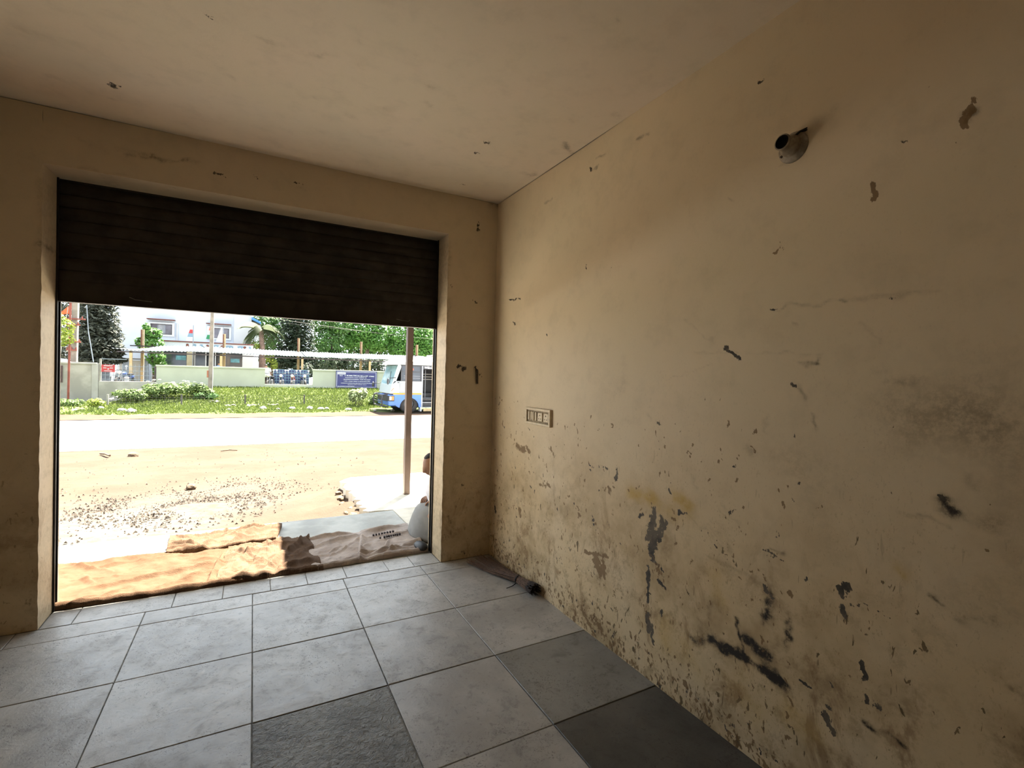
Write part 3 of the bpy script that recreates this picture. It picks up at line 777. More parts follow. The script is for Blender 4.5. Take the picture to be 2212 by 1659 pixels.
# ---------------------------------------------------------------- rolling shutter
sh = thing('rolling_shutter', 'dark brown steel rolling shutter pulled partly down over the wide doorway', 'shutter', (0.15, YS, 1.93))
x0, x1 = DL - 0.0, DR + 0.0
def slat_bm(z0, hgt):
    bm = bmesh.new()
    n = 7
    fr, bk = [], []
    for i in range(n + 1):
        t = i / n
        b = 0.011 * math.sin(math.pi * t) - 0.004
        if i == n:
            b -= 0.004
        fr.append((YS - b, z0 + t * (hgt + 0.004)))
        bk.append((YS - b + 0.006, z0 + t * (hgt + 0.004)))
    prism(bm, fr + bk[::-1], 'x', x0 + 0.004, x1 - 0.004)
    return bm
z = 1.927 + 0.122
first = None
while z < 2.70:
    if first is None:
        first = obj('slat', slat_bm(0.0, 0.0775), M['shutter'], sh)
        first.location = (0, 0, z)
    else:
        c = first.copy()
        COL.objects.link(c)
        c.location = (0, 0, z)
    z += 0.0775
bm = B(x0 + 0.004, x1 - 0.004, YS - 0.004, YS + 0.006, 1.927, 2.058)
box(bm, x0 + 0.004, x1 - 0.004, YS - 0.026, YS + 0.022, 1.925, 1.931)
br = obj('bottom_rail', bm, M['shutter'], sh)
bm = bmesh.new()
path(bm, [(-0.72, YS - 0.007, 1.985), (-0.69, YS - 0.009, 1.972), (-0.64, YS - 0.009, 1.968), (-0.60, YS - 0.007, 1.966)], 0.0025, 5)
obj('lock_staple', bm, M['scuff'], br)
bm = bmesh.new()
path(bm, [(1.03, YS - 0.007, 1.982), (1.08, YS - 0.009, 1.974), (1.13, YS - 0.009, 1.972), (1.145, YS - 0.007, 1.985)], 0.0022, 5)
obj('lock_staple', bm, M['scuff'], br)
for xs, sgn in ((DL, 1), (DR, -1)):
    bm = bmesh.new()
    box(bm, *sorted((xs + sgn * 0.0015, xs + sgn * 0.0105)), YS - 0.030, YS - 0.022, 0.001, DT - 0.002)
    box(bm, *sorted((xs + sgn * 0.0015, xs + sgn * 0.0105)), YS + 0.022, YS + 0.030, 0.001, DT - 0.002)
    box(bm, *sorted((xs + sgn * 0.0005, xs + sgn * 0.003)), YS - 0.030, YS + 0.030, 0.001, DT - 0.002)
    obj('guide_rail', bm, M['shutter_dark'], sh)

# ---------------------------------------------------------------- switch board on the right wall
sy0, sy1, sz0, sz1 = 2.778, 3.115, 1.192, 1.312
sw = thing('socket_board', 'cream overpainted switch board with two power sockets on the stained wall', 'socket board', (XR, (sy0 + sy1) / 2, (sz0 + sz1) / 2))
X0 = XR - 0.004
bm = bmesh.new()
for a, b, c, d in ((sy0, sy1, sz0, sz0 + 0.016), (sy0, sy1, sz1 - 0.018, sz1), (sy0, sy0 + 0.02, sz0 + .016, sz1 - .018), (sy1 - 0.018, sy1, sz0 + .016, sz1 - .018)):
    box(bm, X0 - 0.012, X0 + 0.012, a, b, c, d, 0.002)
obj('frame', bm, M['socket'], sw)
obj('back_box', B(X0 - 0.001, X0 + 0.012, sy0 + 0.02, sy1 - 0.018, sz0 + 0.016, sz1 - 0.018), M['socket_back'], sw)
def module(y0, y1, kind):
    if kind == 'socket':
        m = obj('socket', B(X0 - 0.009, X0 - 0.001, y0, y1, sz0 + 0.03, sz1 - 0.03, 0.002), M['socket'], sw)
        bm = bmesh.new()
        ym, zm = (y0 + y1) / 2, (sz0 + sz1) / 2
        tube(bm, (X0 - 0.0096, ym, zm + 0.013), (X0 - 0.004, ym, zm + 0.013), 0.0055, None, 10)
        for s in (-1, 1):
            tube(bm, (X0 - 0.0096, ym + s * 0.013, zm - 0.012), (X0 - 0.004, ym + s * 0.013, zm - 0.012), 0.0042, None, 10)
        obj('pin_hole', bm, M['socket_dark'], m)
    else:
        obj('switch', B(X0 - 0.008 - kind, X0 - 0.001, y0, y1, sz0 + 0.03, sz1 - 0.028, 0.003), M['socket'], sw)
module(sy0 + 0.026, sy0 + 0.088, 'socket')
module(sy0 + 0.104, sy0 + 0.166, 'socket')
for a, k in ((0.180, 0.003), (0.212, 0.006), (0.246, 0.001), (0.276, 0.004)):
    module(sy0 + a, sy0 + a + 0.022, k)

# ---------------------------------------------------------------- lamp holder on the right wall
lx, ly, lz = XR, 1.136, 2.444
lh = thing('lamp_holder', 'empty round batten lamp holder sticking out high on the right wall', 'lamp holder', (lx, ly, lz))
bm = bmesh.new()
lathe(bm, [(0.0, -0.004), (0.058, -0.004), (0.058, 0.006), (0.054, 0.010), (0.038, 0.013), (0.036, 0.022), (0.033, 0.028), (0.0, 0.028)], (lx, ly, lz), (-1, 0, 0), 28)
obj('base', bm, M['holder'], lh, True)
bm = bmesh.new()
lathe(bm, [(0.040, 0.020), (0.038, 0.034), (0.031, 0.042), (0.0275, 0.064), (0.030, 0.069), (0.030, 0.075), (0.0255, 0.076)], (lx, ly, lz), (-1, 0, 0.05), 28)
brl = obj('barrel', bm, M['holder'], lh, True)
bm = bmesh.new()
lathe(bm, [(0.0258, 0.0755), (0.0245, 0.070), (0.0235, 0.045), (0.0, 0.045)], (lx, ly, lz), (-1, 0, 0.05), 28)
obj('bulb_mouth', bm, M['holder_dark'], brl, True)
bm = bmesh.new()
for k in (-1, 1):
    tube(bm, (lx - 0.03, ly + k * 0.004, lz + 0.02), (lx - 0.012, ly - 0.028 + k * 0.003, lz + 0.047), 0.003, None, 6)
    tube(bm, (lx - 0.012, ly - 0.028 + k * 0.003, lz + 0.047), (lx - 0.001, ly - 0.05, lz + 0.05 + 0.004 * k), 0.004, None, 6)
obj('wire_stub', bm, M['wire_dark'], lh)
bm = bmesh.new()
tube(bm, (lx - 0.010, ly + 0.041, lz - 0.022), (lx - 0.015, ly + 0.041, lz - 0.022), 0.005, None, 8)
obj('screw', bm, M['iron'], lh)
bm = bmesh.new()
for k in range(9):
    a = R(-170 + 9 * k)
    beam(bm, (lx - 0.007, ly - 0.044 * math.cos(a) * -1, lz + 0.044 * math.sin(a)), (lx - 0.007, ly - 0.044 * math.cos(a + .16) * -1, lz + 0.044 * math.sin(a + .16)), 0.004, 0.004)
obj('paint_rim', bm, M['socket'], lh)

# ---------------------------------------------------------------- iron latch bar on the front pier
lb = thing('latch_bar', 'flat rusty iron latch bar hanging from a nail on the front pier', 'latch', (1.645, YF, 1.58))
bm = bmesh.new()
prism(bm, [(1.636, 1.588), (1.654, 1.590), (1.661, 1.578), (1.663, 1.467), (1.646, 1.467), (1.640, 1.560)], 'y', YF - 0.014, YF - 0.008)
obj('bar', bm, M['iron'], lb)
bm = T((1.634, YF + 0.01, 1.603), (1.630, YF - 0.03, 1.612), 0.0045, 0.005, 8)
tube(bm, (1.634, YF - 0.01, 1.605), (1.645, YF - 0.012, 1.584), 0.004, 0.004, 6)
obj('nail', bm, M['iron'], lb)
obj('rivet', T((1.650, YF - 0.0145, 1.574), (1.650, YF - 0.019, 1.574), 0.0055, 0.004, 10), M['scuff'], lb)

# ---------------------------------------------------------------- broom in the corner
bro = thing('broom', 'dark coconut rib hand broom lying in the corner along the wall', 'broom', (1.72, 3.2, 0.0))
bt = Vector((1.745, 3.06, 0.040))
bm = bmesh.new()
for k in range(120):                       # the spreading ribs
    a, q = random.uniform(-1, 1), random.uniform(0, 1)
    e = Vector((1.66 + 0.115 * a, 3.60 + 0.05 * (1 - a * a) + random.uniform(-0.05, 0.0), 0.006 + 0.045 * q * (1 - 0.6 * abs(a))))
    if e.y > YF - 0.02:
        e.y = YF - 0.02
    if e.x > XR - 0.02:
        e.x = XR - 0.02
    s = bt + Vector((0.024 * a, 0, 0.022 * (q - .5) * 1.4))
    mid = (s + e) / 2 + Vector((0.006 * a, 0, -0.012))
    tube(bm, s, mid, 0.0022, 0.0019, 4, False)
    tube(bm, mid, e, 0.0019, 0.0009, 4, False)
stuff(obj('ribs', bm, M['straw'], bro))
bm = bmesh.new()
for k in range(60):
    a = random.uniform(0, 6.28)
    q = math.sqrt(random.uniform(0.1, 1))
    s = bt + Vector((0.026 * q * math.cos(a), 0, 0.024 * q * math.sin(a)))
    e = Vector((1.757 + 0.040 * q * math.cos(a), 2.90, 0.045 + 0.036 * q * math.sin(a)))
    tube(bm, s, e, 0.0034, 0.0034, 4, False)
stuff(obj('handle', bm, M['straw'], bro))
bm = bmesh.new()
for k in range(90):
    a = random.uniform(0, 6.28)
    q = math.sqrt(random.uniform(0, 1))
    s = Vector((1.757 + 0.038 * q * math.cos(a), 2.91, 0.048 + 0.034 * q * math.sin(a)))
    e = Vector((1.757 + 0.046 * q * math.cos(a), 2.845 + random.uniform(-0.02, 0.02), 0.052 + 0.043 * q * math.sin(a)))
    tube(bm, s, e, 0.005, 0.004, 4, True)
stuff(obj('root_end', bm, M['straw_dark'], bro))
bm = bmesh.new()
lathe(bm, [(0.0285, -0.006), (0.0305, -0.003), (0.0305, 0.003), (0.0285, 0.006)], bt, (0, 1, 0), 18)
path(bm, [bt + Vector((-0.02, 0, -0.024)), Vector((1.69, 3.05, 0.006)), Vector((1.635, 3.035, 0.006))], 0.003, 6)
obj('binding_wire', bm, M['wire_dark'], bro)

# ================================================================== THE DOORSTEP
SL = -0.004
slab = structure(obj('doorstep_slab', B(-2.6, 1.415, YF + 0.236, 5.365, -0.22, SL, 0.012), M['concrete']))
structure(obj('bounce_slab', B(-9.0, -2.62, YF + 0.34, 7.6, -0.35, -0.012, 0.01), M['platform']))  # added pale slab out of view, bounces daylight onto the right wall
def platform():
    bm = bmesh.new()
    rq = random.Random(8)
    pts = [(1.418, 4.035), (1.418, 5.40), (1.16, 5.44)] + [(1.13 + rq.uniform(-.05, .06), 5.5 + .075 * i) for i in range(22)] + [(1.18, 7.2), (1.28, 7.30), (3.2, 7.27), (6.2, 7.30), (6.2, 4.035)]
    prism(bm, pts, 'z', -0.35, -0.012)
    return structure(obj('platform', bm, M['platform']))
platform()
# loose stones crumbling from the platform's side
def rock_mesh(name, s, mat, seed):
    rr = random.Random(seed)
    bm = bmesh.new()
    blob(bm, (0, 0, 0), (s, s * rr.uniform(.7, 1), s * rr.uniform(.5, .75)), 2, 0.16, rr)
    me = bpy.data.meshes.new(name)
    bm.to_mesh(me)
    bm.free()
    me.materials.append(mat)
    return me
def gz(y):
    return float(np.interp(y, [0, 5.4, 14.7, 25, 28.5, 34], [-.18, -.18, -.5, -.5, -.35, .42]))
def place(name, me, x, y, z, label, cat, group=None, rz=None):
    o = bpy.data.objects.new(name, me)
    COL.objects.link(o)
    o.location = (x, y, z)
    o.rotation_euler = (0, 0, random.uniform(0, 6) if rz is None else rz)
    return tag(o, label, cat, group)
rm = [rock_mesh('stone', s, M['rock'], 30 + i) for i, s in enumerate((0.055, 0.04, 0.05))]
place('stone', rock_mesh('stone', 0.10, M['rock'], 2), -2.28, 13.09, -0.41, 'brown fieldstone lying alone on the far side of the yard near the road', 'stone')
place('stone', rock_mesh('stone', 0.075, M['rock'], 3), -0.80, 8.59, -0.255, 'brown rounded stone at the far edge of the gravel patch', 'stone')
ORD = 'first second third fourth fifth sixth seventh eighth ninth tenth eleventh twelfth thirteenth fourteenth'.split()
for k, (x, y) in enumerate(((1.02, 5.62), (1.05, 5.95), (0.99, 6.2), (1.03, 6.55), (0.96, 5.75), (1.05, 6.9))):
    place('stone', rm[k % 3], x, y, gz(y) + 0.10, 'small stone crumbled from the broken platform side, %s nearest the doorstep' % ORD[(0, 2, 3, 4, 1, 5)[k]], 'stone', 'stones along the platform side')

# yard earth
gx = np.concatenate([frange(-60, -7, 4)[:-1], frange(-7, 7, 0.12), frange(7, 60, 4)[1:]])
gy = np.concatenate([frange(3.4, 14.9, 0.12)])
V, F, U, W = grid_arrays(gx, gy, lambda u, v: (u, v, np.interp(v, [5.4, 14.7], [-.18, -.505])))
nz = rng.normal(0, 1, (len(gy), len(gx)))
sm = nz.copy()
for _ in range(3):
    sm = (sm + np.roll(sm, 1, 0) + np.roll(sm, 1, 1) + np.roll(sm, -1, 0) + np.roll(sm, -1, 1)) / 5
k_ = np.exp(-((U - 1.15) / .42) ** 2) * np.clip((W - 5.2) / .5, 0, 1) * np.clip((7.7 - W) / .6, 0, 1)
V[:, 2] += k_ * (0.11 + .025 * rng.normal(0, 1, len(U)))
V[:, 2] += (sm * 0.035).ravel() * (W < 14.4) * (np.abs(U) < 7)
me = mesh_np('ground', V, F)
add_marks(me, U, W, [('A', -2.6, 7.1, -1.3, 6.9, 0.7, 0.9), ('A', -1.3, 6.6, 0.0, 7.2, 0.5, 0.6), ('A', -1.8, 6.1, -0.6, 6.3, 0.35, 0.8), ('A', -1.6, 7.9, -0.3, 8.1, 0.7, 0.4)])
structure(link('ground', me, M['dirt'], None, ))
# gravel washed together in front of the step: nobody could count it
vs, fs = [], []
def pebble(x, y, s):
    b = len(vs)
    z = gz(y)
    for dx, dy, dz in ((-1, -.7, -.2), (1, -.8, -.2), (.8, .9, -.2), (-.9, .8, -.2), (random.uniform(-.4, .4), random.uniform(-.4, .4), random.uniform(.5, 1))):
        vs.append((x + dx * s * random.uniform(.6, 1.1), y + dy * s * random.uniform(.6, 1.1), z + dz * s))
    fs.extend([(b, b + 1, b + 4), (b + 1, b + 2, b + 4), (b + 2, b + 3, b + 4), (b + 3, b, b + 4)])
for k in range(2300):
    t = random.random()
    cx, cy = (-1.35, 7.5) if t < 0.45 else (-0.55, 7.3) if t < 0.75 else (-0.1, 8.2)
    pebble(random.gauss(cx, 0.42), random.gauss(cy, 0.55), random.uniform(0.006, 0.020))
for k in range(900):
    pebble(random.uniform(-4.5, 2.2 if random.random() < .4 else 1.0), random.uniform(5.6, 13.5) if random.random() < .5 else random.uniform(5.5, 9.5), random.uniform(0.006, 0.02))
g = from_arrays('gravel', vs, fs, M['gravel'])
tag(g, 'scattered grey gravel and grit lying on the dusty yard', 'gravel', None, 'stuff')

# road, far verge
structure(obj('road', B(-70, 70, 14.75, 22.75, -0.9, -0.492), M['road']))
bm = bmesh.new()
for (a, b) in (((-2.5, 22.6), (-4.2, 14.8)), ((1.5, 22.6), (0.6, 18.6))):
    p, q = Vector((a[0], a[1], -0.4925)), Vector((b[0], b[1], -0.4925))
    for i in range(12):
        s, e = p.lerp(q, i / 12), p.lerp(q, (i + 1) / 12)
        beam(bm, s + Vector((random.uniform(-.06, .06), 0, 0)), e, 0.025, 0.006)

# the low concrete sunshade over this doorway, the neighbour's awning and its pole
structure(obj('trim_3', B(XL - 3.2, 1.16, YF + 0.33, 5.09, 2.79, 2.90), M['outer_wall']))
aw = thing('awning', 'sheet metal awning over the neighbouring shop front carried by a brown pole', 'awning', (3.5, 5.3, 2.75))
xs_ = frange(1.135, 6.4, 0.038)
V, F, U, W = grid_arrays(xs_, np.array([4.04, 5.3, 6.58]), lambda u, v: (u, v, 2.765 - 0.008 * (v - 4) + 0.012 * np.sin(u * 2 * math.pi / 0.076 * 1.0)))
link('roof_sheet', mesh_np('roof_sheet', V, F), M['sheet'], aw)
bm = bmesh.new()
beam(bm, (1.2, 6.05, 2.735), (6.3, 6.05, 2.735), 0.05, 0.05)
obj('rafter', bm, M['pole'], aw)
pl = thing('awning_pole', 'square brown steel pole standing on the sunny platform outside', 'pole', (1.755, 6.05, -0.012))
obj('post', B(1.718, 1.792, 6.012, 6.088, -0.012, 2.70), M['pole'], pl)
obj('weld_plate', B(1.70, 1.81, 5.995, 6.105, 2.70, 2.712), M['pole'], pl)

# ---------------------------------------------------------------- burlap sacks laid over the step
def sack(label, quad, nx, ny, folds, mat, z0=0.012, seed=1, hem=0.02, edge=0.03, bumps=0.006):
    r2 = np.random.default_rng(seed)
    a, b, c, d = [np.array(p, float) for p in quad]         # near-left, near-right, far-right, far-left
    s, t = np.meshgrid(np.linspace(0, 1, nx), np.linspace(0, 1, ny))
    P = (1 - s)[..., None] * ((1 - t)[..., None] * a + t[..., None] * d) + s[..., None] * ((1 - t)[..., None] * b + t[..., None] * c)
    def smooth(k, n):
        q = r2.normal(0, 1, (ny, nx))
        for _ in range(n):
            q = (q + np.roll(q, 1, 0) + np.roll(q, -1, 0) + np.roll(q, 1, 1) + np.roll(q, -1, 1)) / 5
        return k * q / (q.std() + 1e-6)
    # frayed, wandering outline
    w = np.cumsum(r2.normal(0, 1, nx)); w = (w - np.linspace(w[0], w[-1], nx)); w = w / (np.abs(w).max() + 1e-6) * edge
    w2 = np.cumsum(r2.normal(0, 1, nx)); w2 = (w2 - np.linspace(w2[0], w2[-1], nx)); w2 = w2 / (np.abs(w2).max() + 1e-6) * edge * 1.3
    P[..., 1] += w[None, :] * 0.45 * (1 - t) + w2[None, :] * t
    P[..., 1] += r2.normal(0, 0.004, (ny, nx)) * (t > 0.985)
    z = np.full((ny, nx), z0)
    z += smooth(bumps * 0.8, 70) + smooth(bumps * 0.16, 8)
    X, Y = P[..., 0], P[..., 1]
    r9 = random.Random(seed)
    folds = list(folds)
    xa_, xb_, ya_, yb_ = X.min(), X.max(), Y.min(), Y.max()
    for _ in range(16):                # small random creases
        cx_, cy_ = r9.uniform(xa_ + .1, xb_ - .1), r9.uniform(ya_ + .08, yb_ - .08)
        an_, ln_ = r9.gauss(0.25, .5), r9.uniform(.06, .22)
        folds.append((cx_ - ln_ * math.cos(an_), cy_ - ln_ * math.sin(an_), cx_ + ln_ * math.cos(an_), cy_ + ln_ * math.sin(an_), r9.uniform(.008, .018), r9.uniform(.03, .05)))
    for (x0, y0, x1, y1, hh, ww) in folds:
        ww = ww * 0.62
        dx, dy = x1 - x0, y1 - y0
        L2 = dx * dx + dy * dy
        tt = np.clip(((X - x0) * dx + (Y - y0) * dy) / L2, 0, 1)
        side = ((X - x0) * dy - (Y - y0) * dx) / math.sqrt(L2)
        dd = np.hypot(X - x0 - tt * dx, Y - y0 - tt * dy)
        prof = np.exp(-(dd / ww) ** 2) * np.where(side > 0, 1.0, np.clip(1 - dd / (ww * .45), 0, 1))
        z += hh * prof * (0.55 + 0.45 * np.sin(math.pi * np.clip(tt, 0.05, 0.95)))
    # rolled hem along the near edge
    z += hem * np.exp(-((t - 0.03) / 0.03) ** 2)
    z = np.maximum(z, 0.004)
    em = np.minimum(np.minimum(s, 1 - s) * nx, np.minimum(t, 1 - t) * ny)
    zb = np.where(em < 0.5, 0.0005, z)
    V = np.stack([X.ravel(), Y.ravel(), z.ravel()], 1)
    i = np.arange(nx * ny).reshape(ny, nx)
    F = np.stack([i[:-1, :-1].ravel(), i[:-1, 1:].ravel(), i[1:, 1:].ravel(), i[1:, :-1].ravel()], 1)
    ring = np.concatenate([i[0, :], i[1:, -1], i[-1, -2::-1], i[-2:0:-1, 0]])
    base = len(V)
    V2 = V[ring].copy()
    V2[:, 2] = 0.0
    V = np.concatenate([V, V2])
    k = len(ring)
    F2 = np.array([[ring[j], base + j, base + (j + 1) % k, ring[(j + 1) % k]] for j in range(k)])
    me = mesh_np('burlap_sack', V, np.concatenate([F, F2]))
    for p in me.polygons:
        p.use_smooth = True
    o = link('burlap_sack', me, mat)
    return tag(o, label, 'sack', 'burlap sacks laid over the doorstep')

sack('long orange burlap sack in the sun at the left end of the doorstep', ((-1.068, 3.945), (0.12, 3.935), (0.10, 4.80), (-1.36, 4.82)), 200, 110,
     [(-0.95, 4.22, -0.28, 4.36, 0.030, 0.05), (-1.05, 4.50, -0.95, 4.28, 0.018, 0.05), (-0.55, 4.05, -0.28, 4.22, 0.022, 0.05), (-1.2, 4.72, -0.6, 4.80, 0.02, 0.06), (-0.26, 4.02, -0.20, 4.55, 0.03, 0.05), (-0.75, 4.62, -0.5, 4.66, 0.012, 0.05)],
     M['burlap'], 0.012, 3, 0.026, 0.03)
sack('bunched orange burlap sack folded over behind the others near the yard', ((-0.60, 4.72), (0.20, 4.74), (0.27, 5.18), (-0.64, 5.25)), 150, 80,
     [(-0.60, 4.80, -0.35, 4.74, 0.060, 0.05), (-0.62, 4.95, -0.40, 4.86, 0.05, 0.05), (-0.15, 4.78, 0.02, 5.0, 0.05, 0.06), (-0.3, 5.15, 0.1, 5.2, 0.035, 0.05), (-0.05, 4.95, 0.2, 5.15, 0.03, 0.05)],
     M['burlap2'], 0.020, 5, 0.02, 0.05, 0.010)
sack('crumpled pale burlap sack with deep creases at the middle of the step', ((-0.22, 3.950), (0.50, 3.925), (0.47, 4.74), (-0.16, 4.78)), 150, 120,
     [(-0.18, 4.0, 0.02, 4.55, 0.040, 0.06), (-0.10, 4.60, 0.10, 4.25, 0.03, 0.05), (0.10, 4.05, 0.28, 4.40, 0.045, 0.06), (0.28, 4.38, 0.46, 4.70, 0.05, 0.05), (0.20, 4.02, 0.40, 4.12, 0.04, 0.05), (0.05, 4.65, 0.35, 4.60, 0.03, 0.05), (-0.05, 3.98, 0.2, 4.02, 0.03, 0.04)],
     M['burlap2'], 0.022, 8, 0.022, 0.04, 0.009)
dsk = sack('greyish printed burlap sack in the shade at the right end of the doorstep', ((0.42, 3.935), (1.355, 3.965), (1.405, 4.78), (0.45, 4.70)), 170, 110,
     [(0.50, 4.45, 0.85, 4.58, 0.035, 0.05), (0.78, 3.98, 0.92, 4.6, 0.030, 0.05), (0.95, 4.66, 1.30, 4.72, 0.035, 0.05), (0.60, 4.02, 1.30, 4.08, 0.028, 0.05), (0.80, 4.12, 1.1, 4.03, 0.03, 0.04), (0.72, 4.30, 0.86, 4.15, 0.025, 0.05), (1.18, 4.15, 1.38, 4.25, 0.03, 0.06)],
     M['burlap3'], 0.014, 12, 0.024, 0.03)
# two rows of faded stencil print, too worn to read
bm = bmesh.new()
for row, (xa, ya, xb, yb, n) in enumerate(((1.0, 4.50, 1.22, 4.54, 8), (1.02, 4.40, 1.25, 4.44, 11))):
    for k in range(n):
        if random.random() < .12:
            continue
        f = k / n
        cx, cy = xa + (xb - xa) * f, ya + (yb - ya) * f
        for q in range(2):
            ex, ey = random.uniform(.004, .010), random.uniform(.012, .024)
            box(bm, cx + q * .007 - ex / 2, cx + q * .007 + ex / 2, cy - ey / 2, cy + ey / 2, 0.020, 0.036 + row * 0.0)
stuff(obj('stencil_print', bm, M['ink'], dsk))
bm = bmesh.new()
blob(bm, (1.315, 4.05, 0.03), (0.055, 0.10, 0.032), 3, 0.04)
for v in bm.verts:
    v.co.z = max(v.co.z, 0.003)
obj('scorched_corner', bm, M['shutter_dark'], dsk, True)

# ================================================================== THE SEATED PERSON
def skin_body(name, joints, bones, mat, parent=None, sub=2):
    """one continuous skin grown over a skeleton: joints {key: (x,y,z,r)}"""
    keys = list(joints)
    me = bpy.data.meshes.new(name + '_skeleton')
    me.from_pydata([joints[k][:3] for k in keys], [(keys.index(a), keys.index(b)) for a, b in bones], [])
    o = bpy.data.objects.new(name + '_skeleton', me)
    COL.objects.link(o)
    md = o.modifiers.new('skin', 'SKIN')
    md.use_smooth_shade = True
    for i, k in enumerate(keys):
        sv = me.skin_vertices[0].data[i]
        rr = joints[k][3]
        sv.radius = rr if isinstance(rr, tuple) else (rr, rr)
        sv.use_root = (i == 0)
    sb = o.modifiers.new('sub', 'SUBSURF')
    sb.levels = sb.render_levels = sub
    bpy.context.view_layer.update()
    dg = bpy.context.evaluated_depsgraph_get()
    res = bpy.data.meshes.new_from_object(o.evaluated_get(dg))
    res.name = name
    bpy.data.objects.remove(o)
    for p in res.polygons:
        p.use_smooth = True
    return link(name, res, mat, parent)

def head_mesh(bm, c, fwd, up, s=1.0):
    """a head with brow, nose, lips, chin and ears; fwd is where the face looks"""
    f, u = Vector(fwd).normalized(), Vector(up).normalized()
    l = u.cross(f).normalized()
    u = f.cross(l).normalized()
    c = Vector(c)
    vs = bmesh.ops.create_uvsphere(bm, u_segments=28, v_segments=20, radius=1.0)['verts']
    for v in vs:
        x, y, z = v.co.x, v.co.y, v.co.z            # x forward, y left, z up
        px, py, pz = x * 0.098, y * 0.076, z * 0.118
        if z < -0.1:                                # narrow jaw
            k = min(1, (-z - 0.1) / 0.9)
            py *= 1 - 0.34 * k
            px *= 1 - (0.12 * k if x > 0 else 0.42 * k)
        if x > 0:
            n = math.exp(-(y / .16) ** 2)
            px += 0.024 * n * math.exp(-((z + 0.16) / .14) ** 2)        # nose tip
            px += 0.012 * n * math.exp(-((z - 0.02) / .20) ** 2)        # nose bridge
            px += 0.010 * math.exp(-(y / .3) ** 2) * math.exp(-((z + 0.47) / .10) ** 2)   # lips
            px += 0.012 * math.exp(-(y / .3) ** 2) * math.exp(-((z + 0.80) / .14) ** 2)   # chin
            px += 0.006 * math.exp(-((z - 0.20) / .10) ** 2)            # brow
            for sgn in (-1, 1):
                px -= 0.010 * math.exp(-((y - sgn * .40) / .16) ** 2 - ((z - 0.03) / .10) ** 2)   # eye sockets
        v.co = c + (f * px + l * py + u * pz) * s
    for sgn in (-1, 1):
        e = c + (l * sgn * 0.076 - f * 0.008 - u * 0.008) * s
        blob(bm, e, (0.018 * s, 0.014 * s, 0.03 * s), 2)
    return f, l, u

def hand(bm_unused, wrist, direction, palm_normal, s=1.0):
    """joints and bones for a curled hand with five fingers"""
    d, n = Vector(direction).normalized(), Vector(palm_normal).normalized()
    side = d.cross(n).normalized()
    w = Vector(wrist)
    J, Bn = {}, []
    J['palm'] = (*(w + d * 0.05 * s), (0.036 * s, 0.018 * s))
    for k, (off, ln) in enumerate(((-0.030, 0.070), (-0.010, 0.080), (0.010, 0.075), (0.029, 0.058))):
        r0 = w + d * 0.088 * s + side * off * s
        m = r0 + (d * 0.6 + n * 0.45) * ln * 0.5 * s
        e = m + (d * 0.15 + n * 0.8) * ln * 0.5 * s
        J['f%da' % k] = (*r0, 0.009 * s); J['f%db' % k] = (*m, 0.0085 * s); J['f%dc' % k] = (*e, 0.007 * s)
        Bn += [('palm', 'f%da' % k), ('f%da' % k, 'f%db' % k), ('f%db' % k, 'f%dc' % k)]
    t0 = w + d * 0.035 * s - side * 0.036 * s
    t1 = t0 + (d * 0.7 - side * 0.45 + n * 0.3) * 0.035 * s
    t2 = t1 + (d * 0.9 + n * 0.4) * 0.03 * s
    J['ta'] = (*t0, 0.012 * s); J['tb'] = (*t1, 0.010 * s); J['tc'] = (*t2, 0.008 * s)
    Bn += [('palm', 'ta'), ('ta', 'tb'), ('tb', 'tc')]
    return J, Bn

def loft(name, rings, mat, parent, seg=32, ripple=0.0, seed=1):
    """rings: (cx, cy, cz, rx, ry)"""
    rr = random.Random(seed)
    ph = [rr.uniform(0, 6) for _ in range(4)]
    bm = bmesh.new()
    R_ = []
    for (cx, cy, cz, rx, ry) in rings:
        row = []
        for i in range(seg):
            a = 2 * math.pi * i / seg
            k = 1 + ripple * (math.sin(5 * a + ph[0] + cz * 6) + .6 * math.sin(9 * a + ph[1] - cz * 9))
            row.append(bm.verts.new((cx + rx * k * math.cos(a), cy + ry * k * math.sin(a), cz)))
        R_.append(row)
    for a, b in zip(R_[:-1], R_[1:]):
        for i in range(seg):
            bm.faces.new((a[i], a[(i + 1) % seg], b[(i + 1) % seg], b[i]))
    bm.faces.new(R_[0])
    bm.faces.new(R_[-1])
    return obj(name, bm, mat, parent, True)

